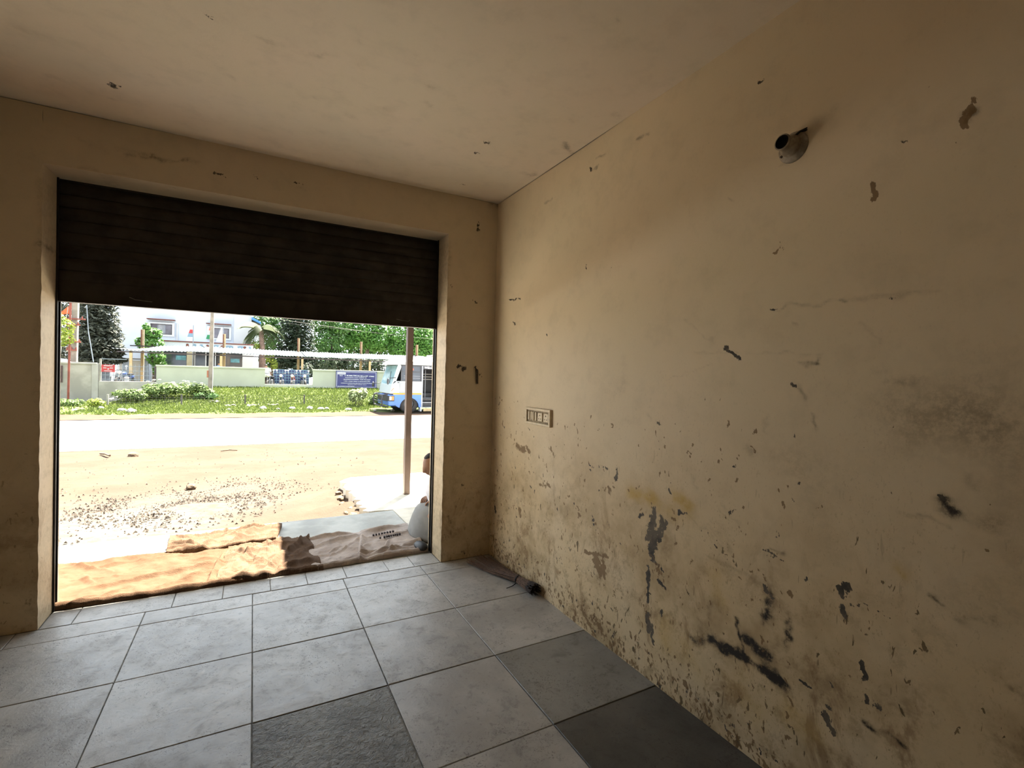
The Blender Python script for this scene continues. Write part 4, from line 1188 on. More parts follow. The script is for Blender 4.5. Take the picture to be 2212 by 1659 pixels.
pz = -0.008
pp = thing('person', 'person in white shirt and grey wrap squatting beside the right jamb outside', 'person', (1.62, 4.42, pz))
PDX = -0.022
J = {'pelvis': (1.735, 4.42, .13, .11), 'spine': (1.68, 4.42, .27, .10), 'chest': (1.63, 4.42, .42, .115), 'neck': (1.585, 4.42, .535, .048), 'skull': (1.560, 4.42, .62, .055)}
Bn = [('pelvis', 'spine'), ('spine', 'chest'), ('chest', 'neck'), ('neck', 'skull')]
for s, t in ((-1, 'a'), (1, 'b')):
    J.update({'hip' + t: (1.72, 4.42 + s * .10, .13, .085), 'knee' + t: (1.475, 4.42 + s * .17, .235, .058), 'ank' + t: (1.55, 4.42 + s * .13, .045, .036), 'toe' + t: (1.44, 4.42 + s * .14, .018, .026),
              'sho' + t: (1.65, 4.42 + s * .165, .475, .052), 'elb' + t: (1.66, 4.42 + s * .225, .30, .038), 'wri' + t: (1.57, 4.42 + s * .10, .335, .024)})
    Bn += [('pelvis', 'hip' + t), ('hip' + t, 'knee' + t), ('knee' + t, 'ank' + t), ('ank' + t, 'toe' + t), ('chest', 'sho' + t), ('sho' + t, 'elb' + t), ('elb' + t, 'wri' + t)]
    hj, hb = hand(None, J['wri' + t][:3], (-0.8, -s * 0.5, -0.1), (0, 0, -1), 0.9)
    J.update({k + t: v for k, v in hj.items()})
    Bn += [(a + t, b + t) for a, b in hb] + [('wri' + t, 'palm' + t)]
skin_body('body', J, Bn, M['skin'], pp)
bm = bmesh.new()
HC = Vector((1.560, 4.42, 0.660))
hf, hl, hu = head_mesh(bm, HC, (-0.92, -0.10, -0.40), (-0.36, 0, 0.93), 0.98)
hd = obj('head', bm, M['skin'], pp, True)
bm = bmesh.new()
vs_ = bmesh.ops.create_uvsphere(bm, u_segments=24, v_segments=16, radius=1.0)['verts']
for v in vs_:
    x, y, zz = v.co
    if x > 0.05 and zz < 0.72 or zz < -0.30:
        x, y, zz = x * .86, y * .86, zz * .86
    v.co = HC + (hf * (x * 0.103 - 0.003) + hl * y * 0.081 + hu * (zz * 0.124 + 0.004)) * 0.98
obj('hair', bm, M['hair'], hd, True)
loft('shirt', [(1.71, 4.42, .20, .155, .20), (1.68, 4.42, .30, .150, .205), (1.645, 4.42, .40, .148, .215), (1.625, 4.42, .47, .125, .205), (1.60, 4.42, .515, .075, .10), (1.592, 4.42, .53, .056, .062)], M['shirt'], pp, 32, 0.014, 4)
for s in (-1, 1):
    bm = bmesh.new()
    tube(bm, (1.645, 4.42 + s * .15, .48), (1.66, 4.42 + s * .222, .32), .072, .058, 16)
    obj('sleeve', bm, M['shirt'], pp, True)
loft('wrap_skirt', [(1.63, 4.42, .005, .282, .315), (1.628, 4.42, .03, .288, .32), (1.625, 4.42, .10, .272, .305), (1.625, 4.42, .18, .245, .285), (1.63, 4.42, .245, .222, .25), (1.645, 4.42, .285, .19, .21), (1.68, 4.42, .31, .145, .17)], M['lungi'], pp, 48, 0.010, 9)
bm = bmesh.new()
mp = HC + hf * 0.098 - hu * 0.055
tube(bm, mp, mp + hf * 0.045 - hu * 0.015, 0.0032, None, 6)
obj('cigarette', bm, M['white_cloth'], hd)
pp.location.x += PDX
bm = bmesh.new()
path(bm, [(-2.98, 13.75, gz(13.7) + .03), (-2.85, 13.5, gz(13.5) + .05), (-2.72, 13.28, gz(13.3) + .03)], 0.022, 6)
tag(obj('twig', bm, M['rock']), 'short crooked twig lying near the road left of the lone brown stone', 'twig')
bm = bmesh.new()
path(bm, [(-0.66, 13.33, gz(13.3) + .02), (-0.48, 13.36, gz(13.3) + .035), (-0.32, 13.40, gz(13.4) + .02)], 0.014, 6)
tag(obj('twig', bm, M['rock']), 'thin straight twig lying near the road right of the lone brown stone', 'twig')

# ================================================================== ACROSS THE ROAD
# lawn bank
gx = np.concatenate([frange(-60, -14, 4)[:-1], frange(-14, 14, 0.35), frange(14, 60, 4)[1:]])
gy = np.concatenate([frange(22.7, 36.0, 0.35)])
def lawn_z(u, v):
    bank = np.interp(v, [22.7, 25, 28.5, 34, 36], [-.505, -.5, -.35, .42, .5])
    flat = np.interp(v, [22.7, 25, 36], [-.505, -.5, -.48])
    k = np.clip((u + 6.6 - (v - 29) * 0.14) / 1.0, 0, 1)
    k = k * k * (3 - 2 * k)
    return flat + (bank - flat) * k
V, F, U, W = grid_arrays(gx, gy, lambda u, v: (u, v, lawn_z(u, v)))
V[:, 2] += rng.normal(0, 0.018, len(V)) * (W > 25)
structure(link('lawn', mesh_np('lawn', V, F), M['lawn']))
V, F, U, W = grid_arrays(frange(-60, 60, 1.0), frange(22.7, 25.8, 0.2), lambda u, v: (u, v, -0.500 + 0.035 * np.sin(u * 1.7 + v) * np.clip((v - 23) / 2, 0, 1) + 0.02 * np.clip((25.3 - v) / 1, 0, 1) - 0.12 * np.clip((v - 25.2) / 0.5, 0, 1) + 0.01))
me = mesh_np('verge', V, F)
add_marks(me, U, W, [('A', -60, 30, 60, 30, 0.1, 0.0)])
structure(link('verge', me, M['dirt']))
# ground behind the boundary wall
structure(obj('ground_2', B(-60, 60, 34.3, 90, -0.4, 0.28), M['cement']))

def leafcloud(name, centers, n, size, mat, parent, flat=0.0, seed=0, droop=0.0, aspect=1.0):
    """n leaf sprays scattered over ellipsoids [(x,y,z,rx,ry,rz)]"""
    r2 = np.random.default_rng(seed)
    C = np.array(centers, float)
    vol = (C[:, 3] * C[:, 4] + C[:, 3] * C[:, 5]) ** 1.0
    idx = r2.choice(len(C), n, p=vol / vol.sum())
    d = r2.normal(0, 1, (n, 3))
    d /= np.linalg.norm(d, axis=1)[:, None]
    rad = r2.uniform(0.45, 1.0, n) ** 0.5
    P = C[idx, :3] + d * C[idx, 3:] * rad[:, None]
    # orientation: facing out and up
    nrm = d * (1 - flat) + np.array([0, 0, 1.0]) * (0.5 + flat) + r2.normal(0, 0.45, (n, 3))
    nrm /= np.linalg.norm(nrm, axis=1)[:, None]
    t = np.cross(nrm, r2.normal(0, 1, (n, 3)))
    t /= np.linalg.norm(t, axis=1)[:, None]
    t[:, 2] -= droop
    b = np.cross(nrm, t)
    s = size * r2.uniform(0.6, 1.35, n)[:, None]
    v0 = P - t * s
    v1 = P + b * s * 0.45 * aspect
    v2 = P + t * s
    v3 = P - b * s * 0.45 * aspect
    V = np.stack([v0, v1, v2, v3], 1).reshape(-1, 3)
    F = np.arange(4 * n).reshape(n, 4)
    me = mesh_np(name, V, F)
    at = me.attributes.new('shade', 'FLOAT', 'POINT')
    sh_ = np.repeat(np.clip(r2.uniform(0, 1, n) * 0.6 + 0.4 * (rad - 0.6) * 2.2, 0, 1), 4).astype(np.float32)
    at.data.foreach_set('value', sh_)
    return stuff(link(name, me, mat, parent))

def trunk(parent, x, y, z0, z1, r0, r1, mat, branches=(), seg=8):
    bm = bmesh.new()
    n = 4
    pts = [Vector((x + random.uniform(-.05, .05) * i, y, z0 + (z1 - z0) * i / n)) for i in range(n + 1)]
    for i in range(n):
        tube(bm, pts[i], pts[i + 1], r0 + (r1 - r0) * i / n, r0 + (r1 - r0) * (i + 1) / n, seg)
    for (za, dx, dy, dz, r) in branches:
        tube(bm, (x, y, za), (x + dx, y + dy, za + dz), r, r * .4, 6)
    return obj('trunk', bm, mat, parent)

# ---------------------------------------------------------------- grass
def grass_blades(n, area, hmin, hmax, mat, name, label, seed, wid=0.02):
    r2 = np.random.default_rng(seed)
    x0, x1, y0, y1 = area
    X = r2.uniform(x0, x1, n); Y = r2.uniform(y0, y1, n)
    keep = (X > -6.4 + (Y - 29) * 0.14) | (r2.uniform(0, 1, n) < 0.10)
    keep &= ~((X > 5.5) & (Y < 26.8))
    X, Y = X[keep], Y[keep]
    n = len(X)
    Z = lawn_z(X, Y)
    h = r2.uniform(hmin, hmax, n) * (0.45 + 0.55 * np.clip((Y - 25) / 1.5, 0, 1))
    a = r2.uniform(0, 6.28, n)
    dx, dy = np.cos(a) * wid * r2.uniform(1, 3, n), np.sin(a) * wid * r2.uniform(1, 3, n)
    lx, ly = r2.normal(0, 0.04, n), r2.normal(0, 0.04, n)
    V = np.stack([np.stack([X - dx, Y - dy, Z - .01], 1), np.stack([X + dx, Y + dy, Z - .01], 1), np.stack([X + lx, Y + ly, Z + h], 1)], 1).reshape(-1, 3)
    me = mesh_np(name, V, np.arange(3 * n).reshape(n, 3))
    at = me.attributes.new('shade', 'FLOAT', 'POINT')
    at.data.foreach_set('value', np.repeat(r2.uniform(0, 1, n), 3).astype(np.float32))
    o = link(name, me, mat)
    return tag(o, label, 'grass', None, 'stuff')
grass_blades(42000, (-11, 10.5, 25.1, 33.8), 0.05, 0.15, M['grass'], 'grass', 'short sunlit green grass covering the bank below the boundary wall', 4)

# ---------------------------------------------------------------- boundary wall
bw = structure(bpy.data.objects.new('boundary_wall', None))
COL.objects.link(bw)
bw.location = (0, 34, 0)
def wp(name, x0, x1, z0, z1, mat, y0=34.0, y1=34.22):
    return obj(name, B(x0, x1, y0, y1, z0, z1, 0.01), mat, bw)
wp('cement_panel', -13.5, -7.78, -.7, 1.60, M['cement'])
wp('end_pillar', -7.78, -7.50, -.7, 1.63, M['cement_lite'], 33.96, 34.24)
wp('coping', -13.5, -7.60, 1.56, 1.66, M['cement_lite'], 33.94, 34.26)
wp('low_panel', -7.50, -4.92, -.7, 0.66, M['cement'])
wp('painted_panel', -4.92, 0.64, -.5, 1.62, M['green_cream'])
wp('coping', -4.95, 0.67, 1.54, 1.64, M['green_cream'], 33.95, 34.25)
wp('low_panel', 0.64, 3.44, -.3, 0.61, M['green_cream'])
wp('painted_panel', 3.44, 16.0, -.3, 1.60, M['green_cream'])
wp('coping', 3.41, 16.0, 1.53, 1.64, M['green_cream'], 33.95, 34.25)

# brown plaque on the cement wall
pq = thing('wall_plaque', 'dark brown stone plaque with pale emblem on the bare cement wall', 'plaque', (-9.4, 33.98, 1.0))
obj('slab', B(-10.2, -8.98, 33.965, 33.998, 0.56, 1.46), M['plaque'], pq)
bm = bmesh.new()
prism(bm, [(-9.34, 0.66), (-9.10, 0.66), (-9.08, 0.80), (-9.14, 0.90), (-9.30, 0.91)], 'y', 33.955, 33.964)
obj('emblem', bm, M['white_frame'], pq)
obj('headline', B(-9.30, -9.10, 33.955, 33.964, 1.30, 1.36), M['white_frame'], pq)

# navy notice board
nb = thing('notice_board', 'navy notice board with rows of white lettering on the pale green wall', 'notice board', (6.2, 33.98, 1.0))
bx0, bx1, bz0, bz1 = 4.86, 7.56, 0.46, 1.585
obj('panel', B(bx0, bx1, 33.90, 33.93, bz0, bz1), M['sign_blue'], nb)
bm = bmesh.new()
for a, b, c, d in ((bx0 + .05, bx1 - .05, bz1 - .075, bz1 - .05), (bx0 + .05, bx1 - .05, bz0 + .03, bz0 + .055), (bx0 + .05, bx0 + .075, bz0 + .03, bz1 - .05), (bx1 - .075, bx1 - .05, bz0 + .03, bz1 - .05)):
    box(bm, a, b, 33.892, 33.901, c, d)
obj('border_line', bm, M['sign_ink'], nb)
bm = bmesh.new()
box(bm, bx0 + .10, bx0 + .62, 33.891, 33.901, bz1 - .235, bz1 - .10, 0.004)
lbx = obj('header_tab', bm, M['sign_ink'], nb)
obj('header_text', B(bx0 + .15, bx0 + .57, 33.887, 33.892, bz1 - .175, bz1 - .155), M['sign_blue'], lbx)
def glyph_row(x0, x1, zc, hgt, bold, seed):
    """a row of small round-ended letter shapes of a southern Indian script, as they read from this far"""
    rr = random.Random(seed)
    bm = bmesh.new()
    x = x0
    while x < x1:
        if rr.random() < 0.10:
            x += hgt * 0.7
            continue
        w = hgt * rr.uniform(.45, .8)
        k = rr.randrange(4)
        y0, y1 = 33.892, 33.901
        tck = hgt * (0.30 if bold else 0.34)
        zb = zc - hgt / 2
        if k == 0:
            box(bm, x, x + w, y0, y1, zb, zb + tck); box(bm, x, x + tck * .7, y0, y1, zb, zb + hgt); box(bm, x + w - tck * .7, x + w, y0, y1, zb, zb + hgt)
        elif k == 1:
            box(bm, x, x + w, y0, y1, zb + hgt - tck, zb + hgt); box(bm, x + w * .4, x + w * .4 + tck * .7, y0, y1, zb - hgt * .15, zb + hgt)
        elif k == 2:
            tube(bm, (x + w / 2, y0, zc), (x + w / 2, y1, zc), hgt * .42, None, 10)
            box(bm, x + w * .3, x + w, y0, y1, zb, zb + tck * .7)
        else:
            beam(bm, (x, (y0 + y1) / 2, zb), (x + w, (y0 + y1) / 2, zb + hgt), tck * .8, y1 - y0); box(bm, x, x + w, y0, y1, zb, zb + tck * .8)
        x += w + hgt * 0.10
    return stuff(obj('lettering', bm, M['sign_ink'], nb))
glyph_row(5.10, 5.36, 1.275, .085, True, 1); glyph_row(5.42, 6.42, 1.275, .085, True, 2); glyph_row(6.48, 6.95, 1.265, .085, True, 3); glyph_row(7.02, 7.32, 1.255, .08, True, 4)
glyph_row(5.45, 6.85, 1.140, .050, False, 5)
glyph_row(5.33, 7.10, 1.020, .055, False, 6)
glyph_row(5.36, 7.10, 0.890, .050, False, 7)
glyph_row(5.18, 7.28, 0.765, .045, False, 8)
glyph_row(5.62, 6.85, 0.665, .040, False, 9)
glyph_row(4.98, 6.05, 0.560, .038, False, 10)

# steel grille in the left opening with a red board hung on it
gr = thing('bar_grille', 'grey steel bar grille filling the gap in the bare cement wall', 'grille', (-6.2, 34.1, 0.66))
for k in range(14):
    x = -7.42 + k * 0.188
    obj('bar', T((x, 34.1, 0.66), (x, 34.1, 1.62), 0.011, None, 6), M['grille_grey'], gr)
for z in (0.76, 1.0, 1.25, 1.50):
    obj('rail', B(-7.5, -4.92, 34.085, 34.115, z - .012, z + .012), M['grille_grey'], gr)
obj('end_post', B(-7.48, -7.40, 34.05, 34.15, 0.66, 1.90), M['cement'], gr)
obj('top_rail', B(-7.44, -6.3, 34.08, 34.12, 1.87, 1.91), M['grille_grey'], gr)
obj('end_post', B(-5.02, -4.93, 34.05, 34.15, 0.66, 1.60), M['frame_dark'], gr)
rs = thing('red_sign', 'small red sign with pale lettering hung on the bar grille', 'sign', (-7.1, 34.04, 1.4))
obj('plate', B(-7.38, -6.80, 34.02, 34.05, 1.17, 1.57), M['sign_red'], rs)
for k, (a, b, z, hh) in enumerate(((-7.28, -6.90, 1.49, .045), (-7.30, -7.16, 1.37, .04), (-7.02, -6.88, 1.37, .04), (-7.12, -7.05, 1.30, .07), (-7.26, -6.92, 1.215, .03))):
    obj('lettering', B(a, b, 34.012, 34.021, z, z + hh), M['white_frame'], rs)

# blue lattice fence behind the right opening
lf = thing('lattice_fence', 'pale blue square lattice fence behind the motorbikes in the wall opening', 'fence', (2.2, 36.4, 0.6))
fx0, fx1, fz0, fz1 = 1.20, 3.42, 0.62, 1.56
for k in range(13):
    x = fx0 + (fx1 - fx0) * k / 12
    obj('upright', B(x - .018, x + .018, 36.40, 36.42, .28, fz1), M['grille_blue'], lf)
for k in range(6):
    z = fz0 + (fz1 - fz0) * k / 5
    obj('rail', B(fx0, fx1, 36.385, 36.40, z - .02, z + .02), M['grille_blue'], lf)
obj('backing_sheet', B(fx0, fx1, 36.44, 36.46, fz0, fz1 - .02), M['moto_blue'], lf)

# ---------------------------------------------------------------- motorbikes parked behind the wall
def motorbike(label, x, y, z, paintm, ang):
    m = thing('motorbike', label, 'motorbike', (0, 0, 0), 'motorbikes parked behind the wall opening')
    for s, nm in ((-0.62, 'wheel'), (0.62, 'wheel')):
        bm = bmesh.new()
        lathe(bm, [(0.20, -.04), (0.29, -.045), (0.305, 0), (0.29, .045), (0.20, .04)], (s, 0, 0.30), (0, 1, 0), 18)
        tube(bm, (s, -.03, .30), (s, .03, .30), .20, None, 14)
        obj(nm, bm, M['rubber'], m)
    bm = bmesh.new()
    blob(bm, (0.12, 0, 0.78), (0.27, 0.13, 0.13), 2)
    obj('tank', bm, paintm, m, True)
    obj('seat', B(-0.62, -0.10, -.12, .12, 0.72, 0.82, .03), M['moto_black'], m)
    obj('engine', B(-0.22, 0.24, -.13, .13, 0.28, 0.62, .04), M['bus_steel'], m)
    bm = bmesh.new()
    blob(bm, (-0.55, 0, 0.62), (0.26, 0.12, 0.12), 2)
    obj('tail_panel', bm, paintm, m, True)
    bm = bmesh.new()
    tube(bm, (0.62, -.07, .30), (0.40, -.07, .92), .022); tube(bm, (0.62, .07, .30), (0.40, .07, .92), .022)
    obj('fork', bm, M['bus_steel'], m)
    bm = bmesh.new()
    path(bm, [(0.28, -.28, 1.02), (0.38, -.12, 1.0), (0.38, .12, 1.0), (0.28, .28, 1.02)], .016)
    obj('handlebar', bm, M['moto_black'], m)
    bm = bmesh.new()
    blob(bm, (0.50, 0, 0.88), (0.09, 0.10, 0.10), 2)
    obj('headlamp', bm, M['lamp_white'], m, True)
    for s in (-1, 1):
        bm = bmesh.new()
        tube(bm, (0.32, s * .23, 1.02), (0.34, s * .26, 1.20), .008)
        blob(bm, (0.34, s * .26, 1.23), (.02, .065, .045), 2)
        obj('mirror', bm, M['mirror'], m, True)
    m.location = (x, y, z)
    m.rotation_euler = (0, 0, R(ang))
    return m
mbs = [('dark motorbike at the left end of the row behind the wall opening', 0.98, 35.15, M['moto_black'], 255),
       ('blue motorbike just left of the red one behind the wall opening', 1.64, 35.2, M['moto_blue'], 262),
       ('red motorbike standing third in the row behind the wall opening', 2.30, 35.15, M['moto_red'], 262),
       ('dark blue motorbike at the right end of the row behind the wall opening', 2.96, 35.2, M['moto_blue'], 275),
       ('blue motorbike parked alone behind the grey bar grille', -6.6, 35.4, M['moto_blue'], 250)]
for lab, x, y, pm, an in mbs:
    motorbike(lab, x, y, 0.28, pm, an)

# ---------------------------------------------------------------- low wire fence on the bank
wf = thing('wire_fence', 'low rusty wire mesh fence running along the grass bank', 'fence', (-1.5, 28.5, -.3))
fzs = lambda x: float(lawn_z(np.array([x]), np.array([28.5]))[0])
posts = [-5.94, -3.1, -0.36, 2.46, 5.2]
for i, x in enumerate(posts):
    z0 = fzs(x)
    obj('post', B(x - .035, x + .035, 28.46, 28.54, z0 - .05, z0 + .56), M['cement'] if i == 0 else M['wire'], wf)
bm = bmesh.new()
for a, b in zip(posts[:-1], posts[1:]):
    za, zb = fzs(a), fzs(b)
    for k in range(5):
        h_ = 0.06 + k * 0.115
        beam(bm, (a, 28.5, za + h_), (b, 28.5, zb + h_), .007, .007)
    n = int((b - a) / 0.16)
    for k in range(1, n):
        f = k / n
        x, z0 = a + (b - a) * f, za + (zb - za) * f
        beam(bm, (x, 28.5, z0 + .05), (x, 28.5, z0 + .53), .006, .006)
stuff(obj('wire_mesh', bm, M['wire'], wf))
bm = bmesh.new()
beam(bm, (-5.9, 28.6, fzs(-5.9) + .32), (-5.25, 31.9, 0.30), .09, .05)
tag(obj('pale_plank', bm, M['cement_lite']), 'pale plank leaning from the first fence post up the grass bank', 'plank')

# ---------------------------------------------------------------- poles and wires
cp = thing('electric_pole', 'leaning weathered concrete electric pole standing on the grass bank', 'pole', (-2.08, 31, 0.0))
obj('shaft', (lambda bm: (prism(bm, [(-2.19, -0.1), (-1.985, -0.1), (-1.945, 7.6), (-2.06, 7.6)], 'y', 30.9, 31.1), bm)[1])(bmesh.new()), M['conc_pole'], cp)
obj('pale_edge', (lambda bm: (prism(bm, [(-1.992, -0.1), (-1.965, -0.1), (-1.928, 7.6), (-1.950, 7.6)], 'y', 30.88, 31.08), bm)[1])(bmesh.new()), M['cement_lite'], cp)
obj('meter_box', B(-2.235, -2.155, 30.82, 31.0, 1.02, 1.40, .01), M['box_orange'], cp)

rp = thing('red_pole', 'thin red oxide steel pole at the foot of the bare cement wall', 'pole', (-8.53, 33.3, -.5))
obj('shaft', T((-8.57, 33.3, -.52), (-8.50, 33.3, 7.0), .05, .05, 8), M['red_oxide'], rp)
of = thing('orange_flag', 'small orange flag on a thin stick beside the red pole', 'flag', (-8.9, 33.7, 1.6))
obj('stick', T((-9.3, 33.7, -.49), (-8.72, 33.7, 4.55), .028, .022, 6), M['cement_lite'], of)
bm = bmesh.new()
n = 9
V, F, U, W = grid_arrays(np.linspace(0, 1, n), np.linspace(0, 1, n), lambda u, v: (-8.98 + u * 0.36, 33.7 + .03 * np.sin(u * 9), 4.15 + v * (0.16 + 0.30 * u) + 0.08 * u))
fl = link('cloth', mesh_np('cloth', V, F), M['flag_orange'], of)
fl.modifiers.new('thick', 'SOLIDIFY').thickness = 0.006

up = thing('utility_pole', 'thick grey utility pole with red crossarms behind the bare cement wall', 'pole', (-8.87, 35.5, 0.2))
obj('shaft', (lambda bm: (prism(bm, [(-9.03, .1), (-8.80, .1), (-8.72, 8.0), (-8.97, 8.0)], 'y', 35.4, 35.6), bm)[1])(bmesh.new()), M['conc_pole'], up)
obj('pale_edge', (lambda bm: (prism(bm, [(-8.81, .1), (-8.77, .1), (-8.69, 8.0), (-8.73, 8.0)], 'y', 35.38, 35.58), bm)[1])(bmesh.new()), M['cement_lite'], up)
for z, x0, x1 in ((4.08, -9.7, -8.40), (3.75, -9.5, -8.62), (2.80, -9.3, -8.58), (2.34, -9.2, -8.74)):
    obj('crossarm', B(x0, x1, 35.28, 35.38, z - .035, z + .035), M['red_oxide'], up)
    for k in range(3):
        x = x0 + (x1 - x0) * (0.1 + 0.4 * k)
        obj('insulator', T((x, 35.33, z + .035), (x, 35.33, z + .16), .04, .025, 8), M['red_oxide'], up)
bm = bmesh.new()
path(bm, [(-8.34, 35.3, 4.9), (-8.25, 35.3, 3.4), (-7.92, 34.9, 1.7)], .022, 6)
obj('stay_wire', bm, M['grille_grey'], up)
def wire(label, pts):
    bm = bmesh.new()
    path(bm, pts, .006, 5)
    tag(obj('overhead_wire', bm, M['wire']), label, 'wire')
wire('thin power line sagging across the white house front', [(-8.8, 33, 5.15), (-5, 32, 4.86), (-2.0, 31, 4.78), (2, 31.0, 4.40), (6, 31.5, 4.15)])
wire('thin power line passing in front of the green trees', [(2.2, 46, 5.6), (8, 42, 5.0), (13.5, 40, 4.55), (18, 40, 4.6)])

# ---------------------------------------------------------------- parking shed with a corrugated roof
ps = thing('parking_shed', 'long open parking shed with corrugated sheet roof on cream posts behind the wall', 'shed', (2, 38, 0.28))
px = [-6.64, -1.9, 3.03, 7.72, 12.4]
edges = [-7.55, -1.35, 3.2, 8.0, 13.0]
for i in range(4):
    a, b = edges[i], edges[i + 1]
    us = frange(a, b, 0.045)
    def rf(u, v, i=i):
        zf = np.interp(u, [-7.6, -6.2, -2.6, .2, 4.5, 13], [2.58, 2.47, 2.58, 2.53, 2.50, 2.57]) + 0.004 * i
        k = (v - 36.9) / 3.8
        yb = 36.9 + k * 3.8
        lift = np.clip((u + 7.6) / 2.0, 0, 1) if i == 0 else 1.0
        return (u, yb, zf + k * 0.50 * lift + 0.03 * np.sin(u * 2 * math.pi / 0.19) + 0.012 * np.sin(u * 5 + i))
    V, F, U, W = grid_arrays(us, np.linspace(36.9, 40.7, 6), rf)
    o = link('roof_sheet', mesh_np('roof_sheet', V, F), M['sheet'], ps)
    o.modifiers.new('thick', 'SOLIDIFY').thickness = 0.012
for x in px:
    obj('front_post', B(x - .07, x + .07, 37.0, 37.14, 0.28, 2.45), M['post_cream'], ps)
    bp = obj('back_post', B(x - .085, x + .085, 40.45, 40.6, 0.28, 4.02), M['post_cream'], ps)
    obj('painted_stripe', B(x - .095, x - .02, 40.435, 40.45, 2.9, 4.0), M['post_brown'], bp)
obj('eave_beam', B(-7.3, 13, 37.0, 37.08, 2.36, 2.43), M['frame_dark'], ps)
obj('ridge_beam', B(-7.3, 13, 40.4, 40.46, 2.86, 2.93), M['frame_dark'], ps)

# ---------------------------------------------------------------- the white house behind
ho = thing('white_house', 'white two storey house with dark windows behind the parking shed', 'house', (-4, 48, 0.28))
obj('wall', B(-12.5, -0.30, 48.0, 58.0, 0.28, 7.6), M['house_white'], ho)
obj('side_wall', B(-1.55, -0.22, 47.9, 58.0, 0.28, 7.6), M['house_side'], ho)
def hwin(x0, x1, z0, z1, hx0, hx1, hz, n):
    fr = obj('window', (lambda bm: ([box(bm, *q) for q in ((x0 - .16, x1 + .16, 47.86, 48.0, z1, z1 + .14), (x0 - .16, x1 + .16, 47.86, 48.0, z0 - .14, z0), (x0 - .16, x0, 47.86, 48.0, z0, z1), (x1, x1 + .16, 47.86, 48.0, z0, z1))], bm)[1])(bmesh.new()), M['white_frame'], ho)
    obj('dark_frame', (lambda bm: ([box(bm, *q) for q in ((x0, x1, 47.89, 47.95, z1 - .05, z1), (x0, x1, 47.89, 47.95, z0, z0 + .05), (x0, x0 + .05, 47.89, 47.95, z0, z1), (x1 - .05, x1, 47.89, 47.95, z0, z1))], bm)[1])(bmesh.new()), M['frame_dark'], fr)
    w = (x1 - x0) / n
    for k in range(n):
        obj('pane', B(x0 + w * k + .03, x0 + w * (k + 1) - .03, 47.93, 47.96, z0 + .04, z1 - .04), M['glass_pale'] if (n == 3 and k == 1) else M['glass_grey'], fr)
    obj('sunshade', B(hx0, hx1, 47.4, 48.0, hz - .03, hz + .03), M['maroon'], ho)
hwin(-7.36, -5.92, 4.16, 5.0, -7.55, -5.70, 5.34, 3)
hwin(-3.34, -1.90, 4.10, 4.94, -3.56, -1.74, 5.27, 2)
obj('drain_pipe', T((-5.58, 47.93, 3.6), (-5.58, 47.93, 5.1), .05, None, 8), M['house_side'], ho)
# porch in front of the house
obj('porch_parapet', B(-6.7, -0.05, 44.0, 48.0, 2.75, 3.46), M['house_white'], ho)
obj('parapet_cap', B(-6.8, 0.0, 43.93, 44.2, 3.44, 3.53), M['maroon'], ho)
obj('pillar', B(-4.50, -4.10, 44.0, 44.4, 0.28, 2.75), M['tan_paint'], ho)
obj('pillar', B(-0.80, -0.05, 44.0, 44.5, 0.28, 2.75), M['house_side'], ho)
obj('pillar', B(-6.70, -6.30, 44.0, 44.4, 0.28, 2.75), M['house_side'], ho)
gl = obj('glass_front', B(-6.30, -4.52, 44.15, 44.2, 0.6, 2.75), M['glass_dark'], ho)
obj('teal_panel', B(-5.2, -4.55, 44.12, 44.15, 2.08, 2.42), M['teal_sign'], gl)
gl2 = obj('glass_front', B(-2.0, -0.82, 44.15, 44.2, 0.6, 2.75), M['glass_dark'], ho)
obj('teal_panel', B(-1.62, -1.0, 44.12, 44.15, 2.02, 2.32), M['teal_sign'], gl2)
obj('door', B(-4.08, -3.3, 44.5, 44.55, 0.28, 2.75), M['glass_dark'], ho)
obj('door', B(-3.28, -2.0, 45.2, 45.25, 0.28, 2.75), M['glass_dark'], ho)
for x in (-4.02, -3.30, -2.66, -2.05):
    obj('white_post', B(x - .035, x + .035, 44.4, 44.47, 0.28, 2.75), M['white_frame'], ho)
# tops of the painted letters on the parapet that show above the shed roof
for k, (x, w, hh, mt) in enumerate(((-4.55, .17, .24, 'maroon'), (-4.10, .19, .24, 'grille_blue'), (-3.66, .19, .22, 'grille_blue'), (-3.25, .17, .22, 'maroon'), (-2.85, .46, .22, 'grille_blue'), (-2.30, .20, .20, 'maroon'), (-1.95, .5, .22, 'grille_blue'), (-1.15, .42, .22, 'grille_blue'), (-0.75, .2, .22, 'maroon'), (-0.36, .14, .2, 'grille_blue'))):
    bm = bmesh.new()
    pts = [(x, 2.85), (x + w, 2.85), (x + w, 3.22 + hh * .3), (x + w * .8, 3.22 + hh * .5), (x + w * .2, 3.22 + hh * .5), (x, 3.22 + hh * .3)]
    prism(bm, pts, 'y', 43.97, 44.0)
    obj('letter', bm, M[mt], ho)
# blue eave beside the house
be = obj('side_roof', (lambda bm: (prism(bm, [(-0.22, 6.10), (0.48, 5.70), (0.52, 5.52), (-0.22, 5.86)], 'y', 47.6, 52), bm)[1])(bmesh.new()), M['blue_roof'], ho)
obj('gable_soffit', (lambda bm: (prism(bm, [(-0.22, 5.86), (0.50, 5.52), (0.30, 5.36), (-0.22, 4.9)], 'y', 48.2, 52), bm)[1])(bmesh.new()), M['roof_under'], ho)
obj('barge_board', (lambda bm: (beam(bm, (-0.25, 47.7, 4.85), (0.42, 47.7, 5.40), .09, .05), bm)[1])(bmesh.new()), M['house_side'], ho)

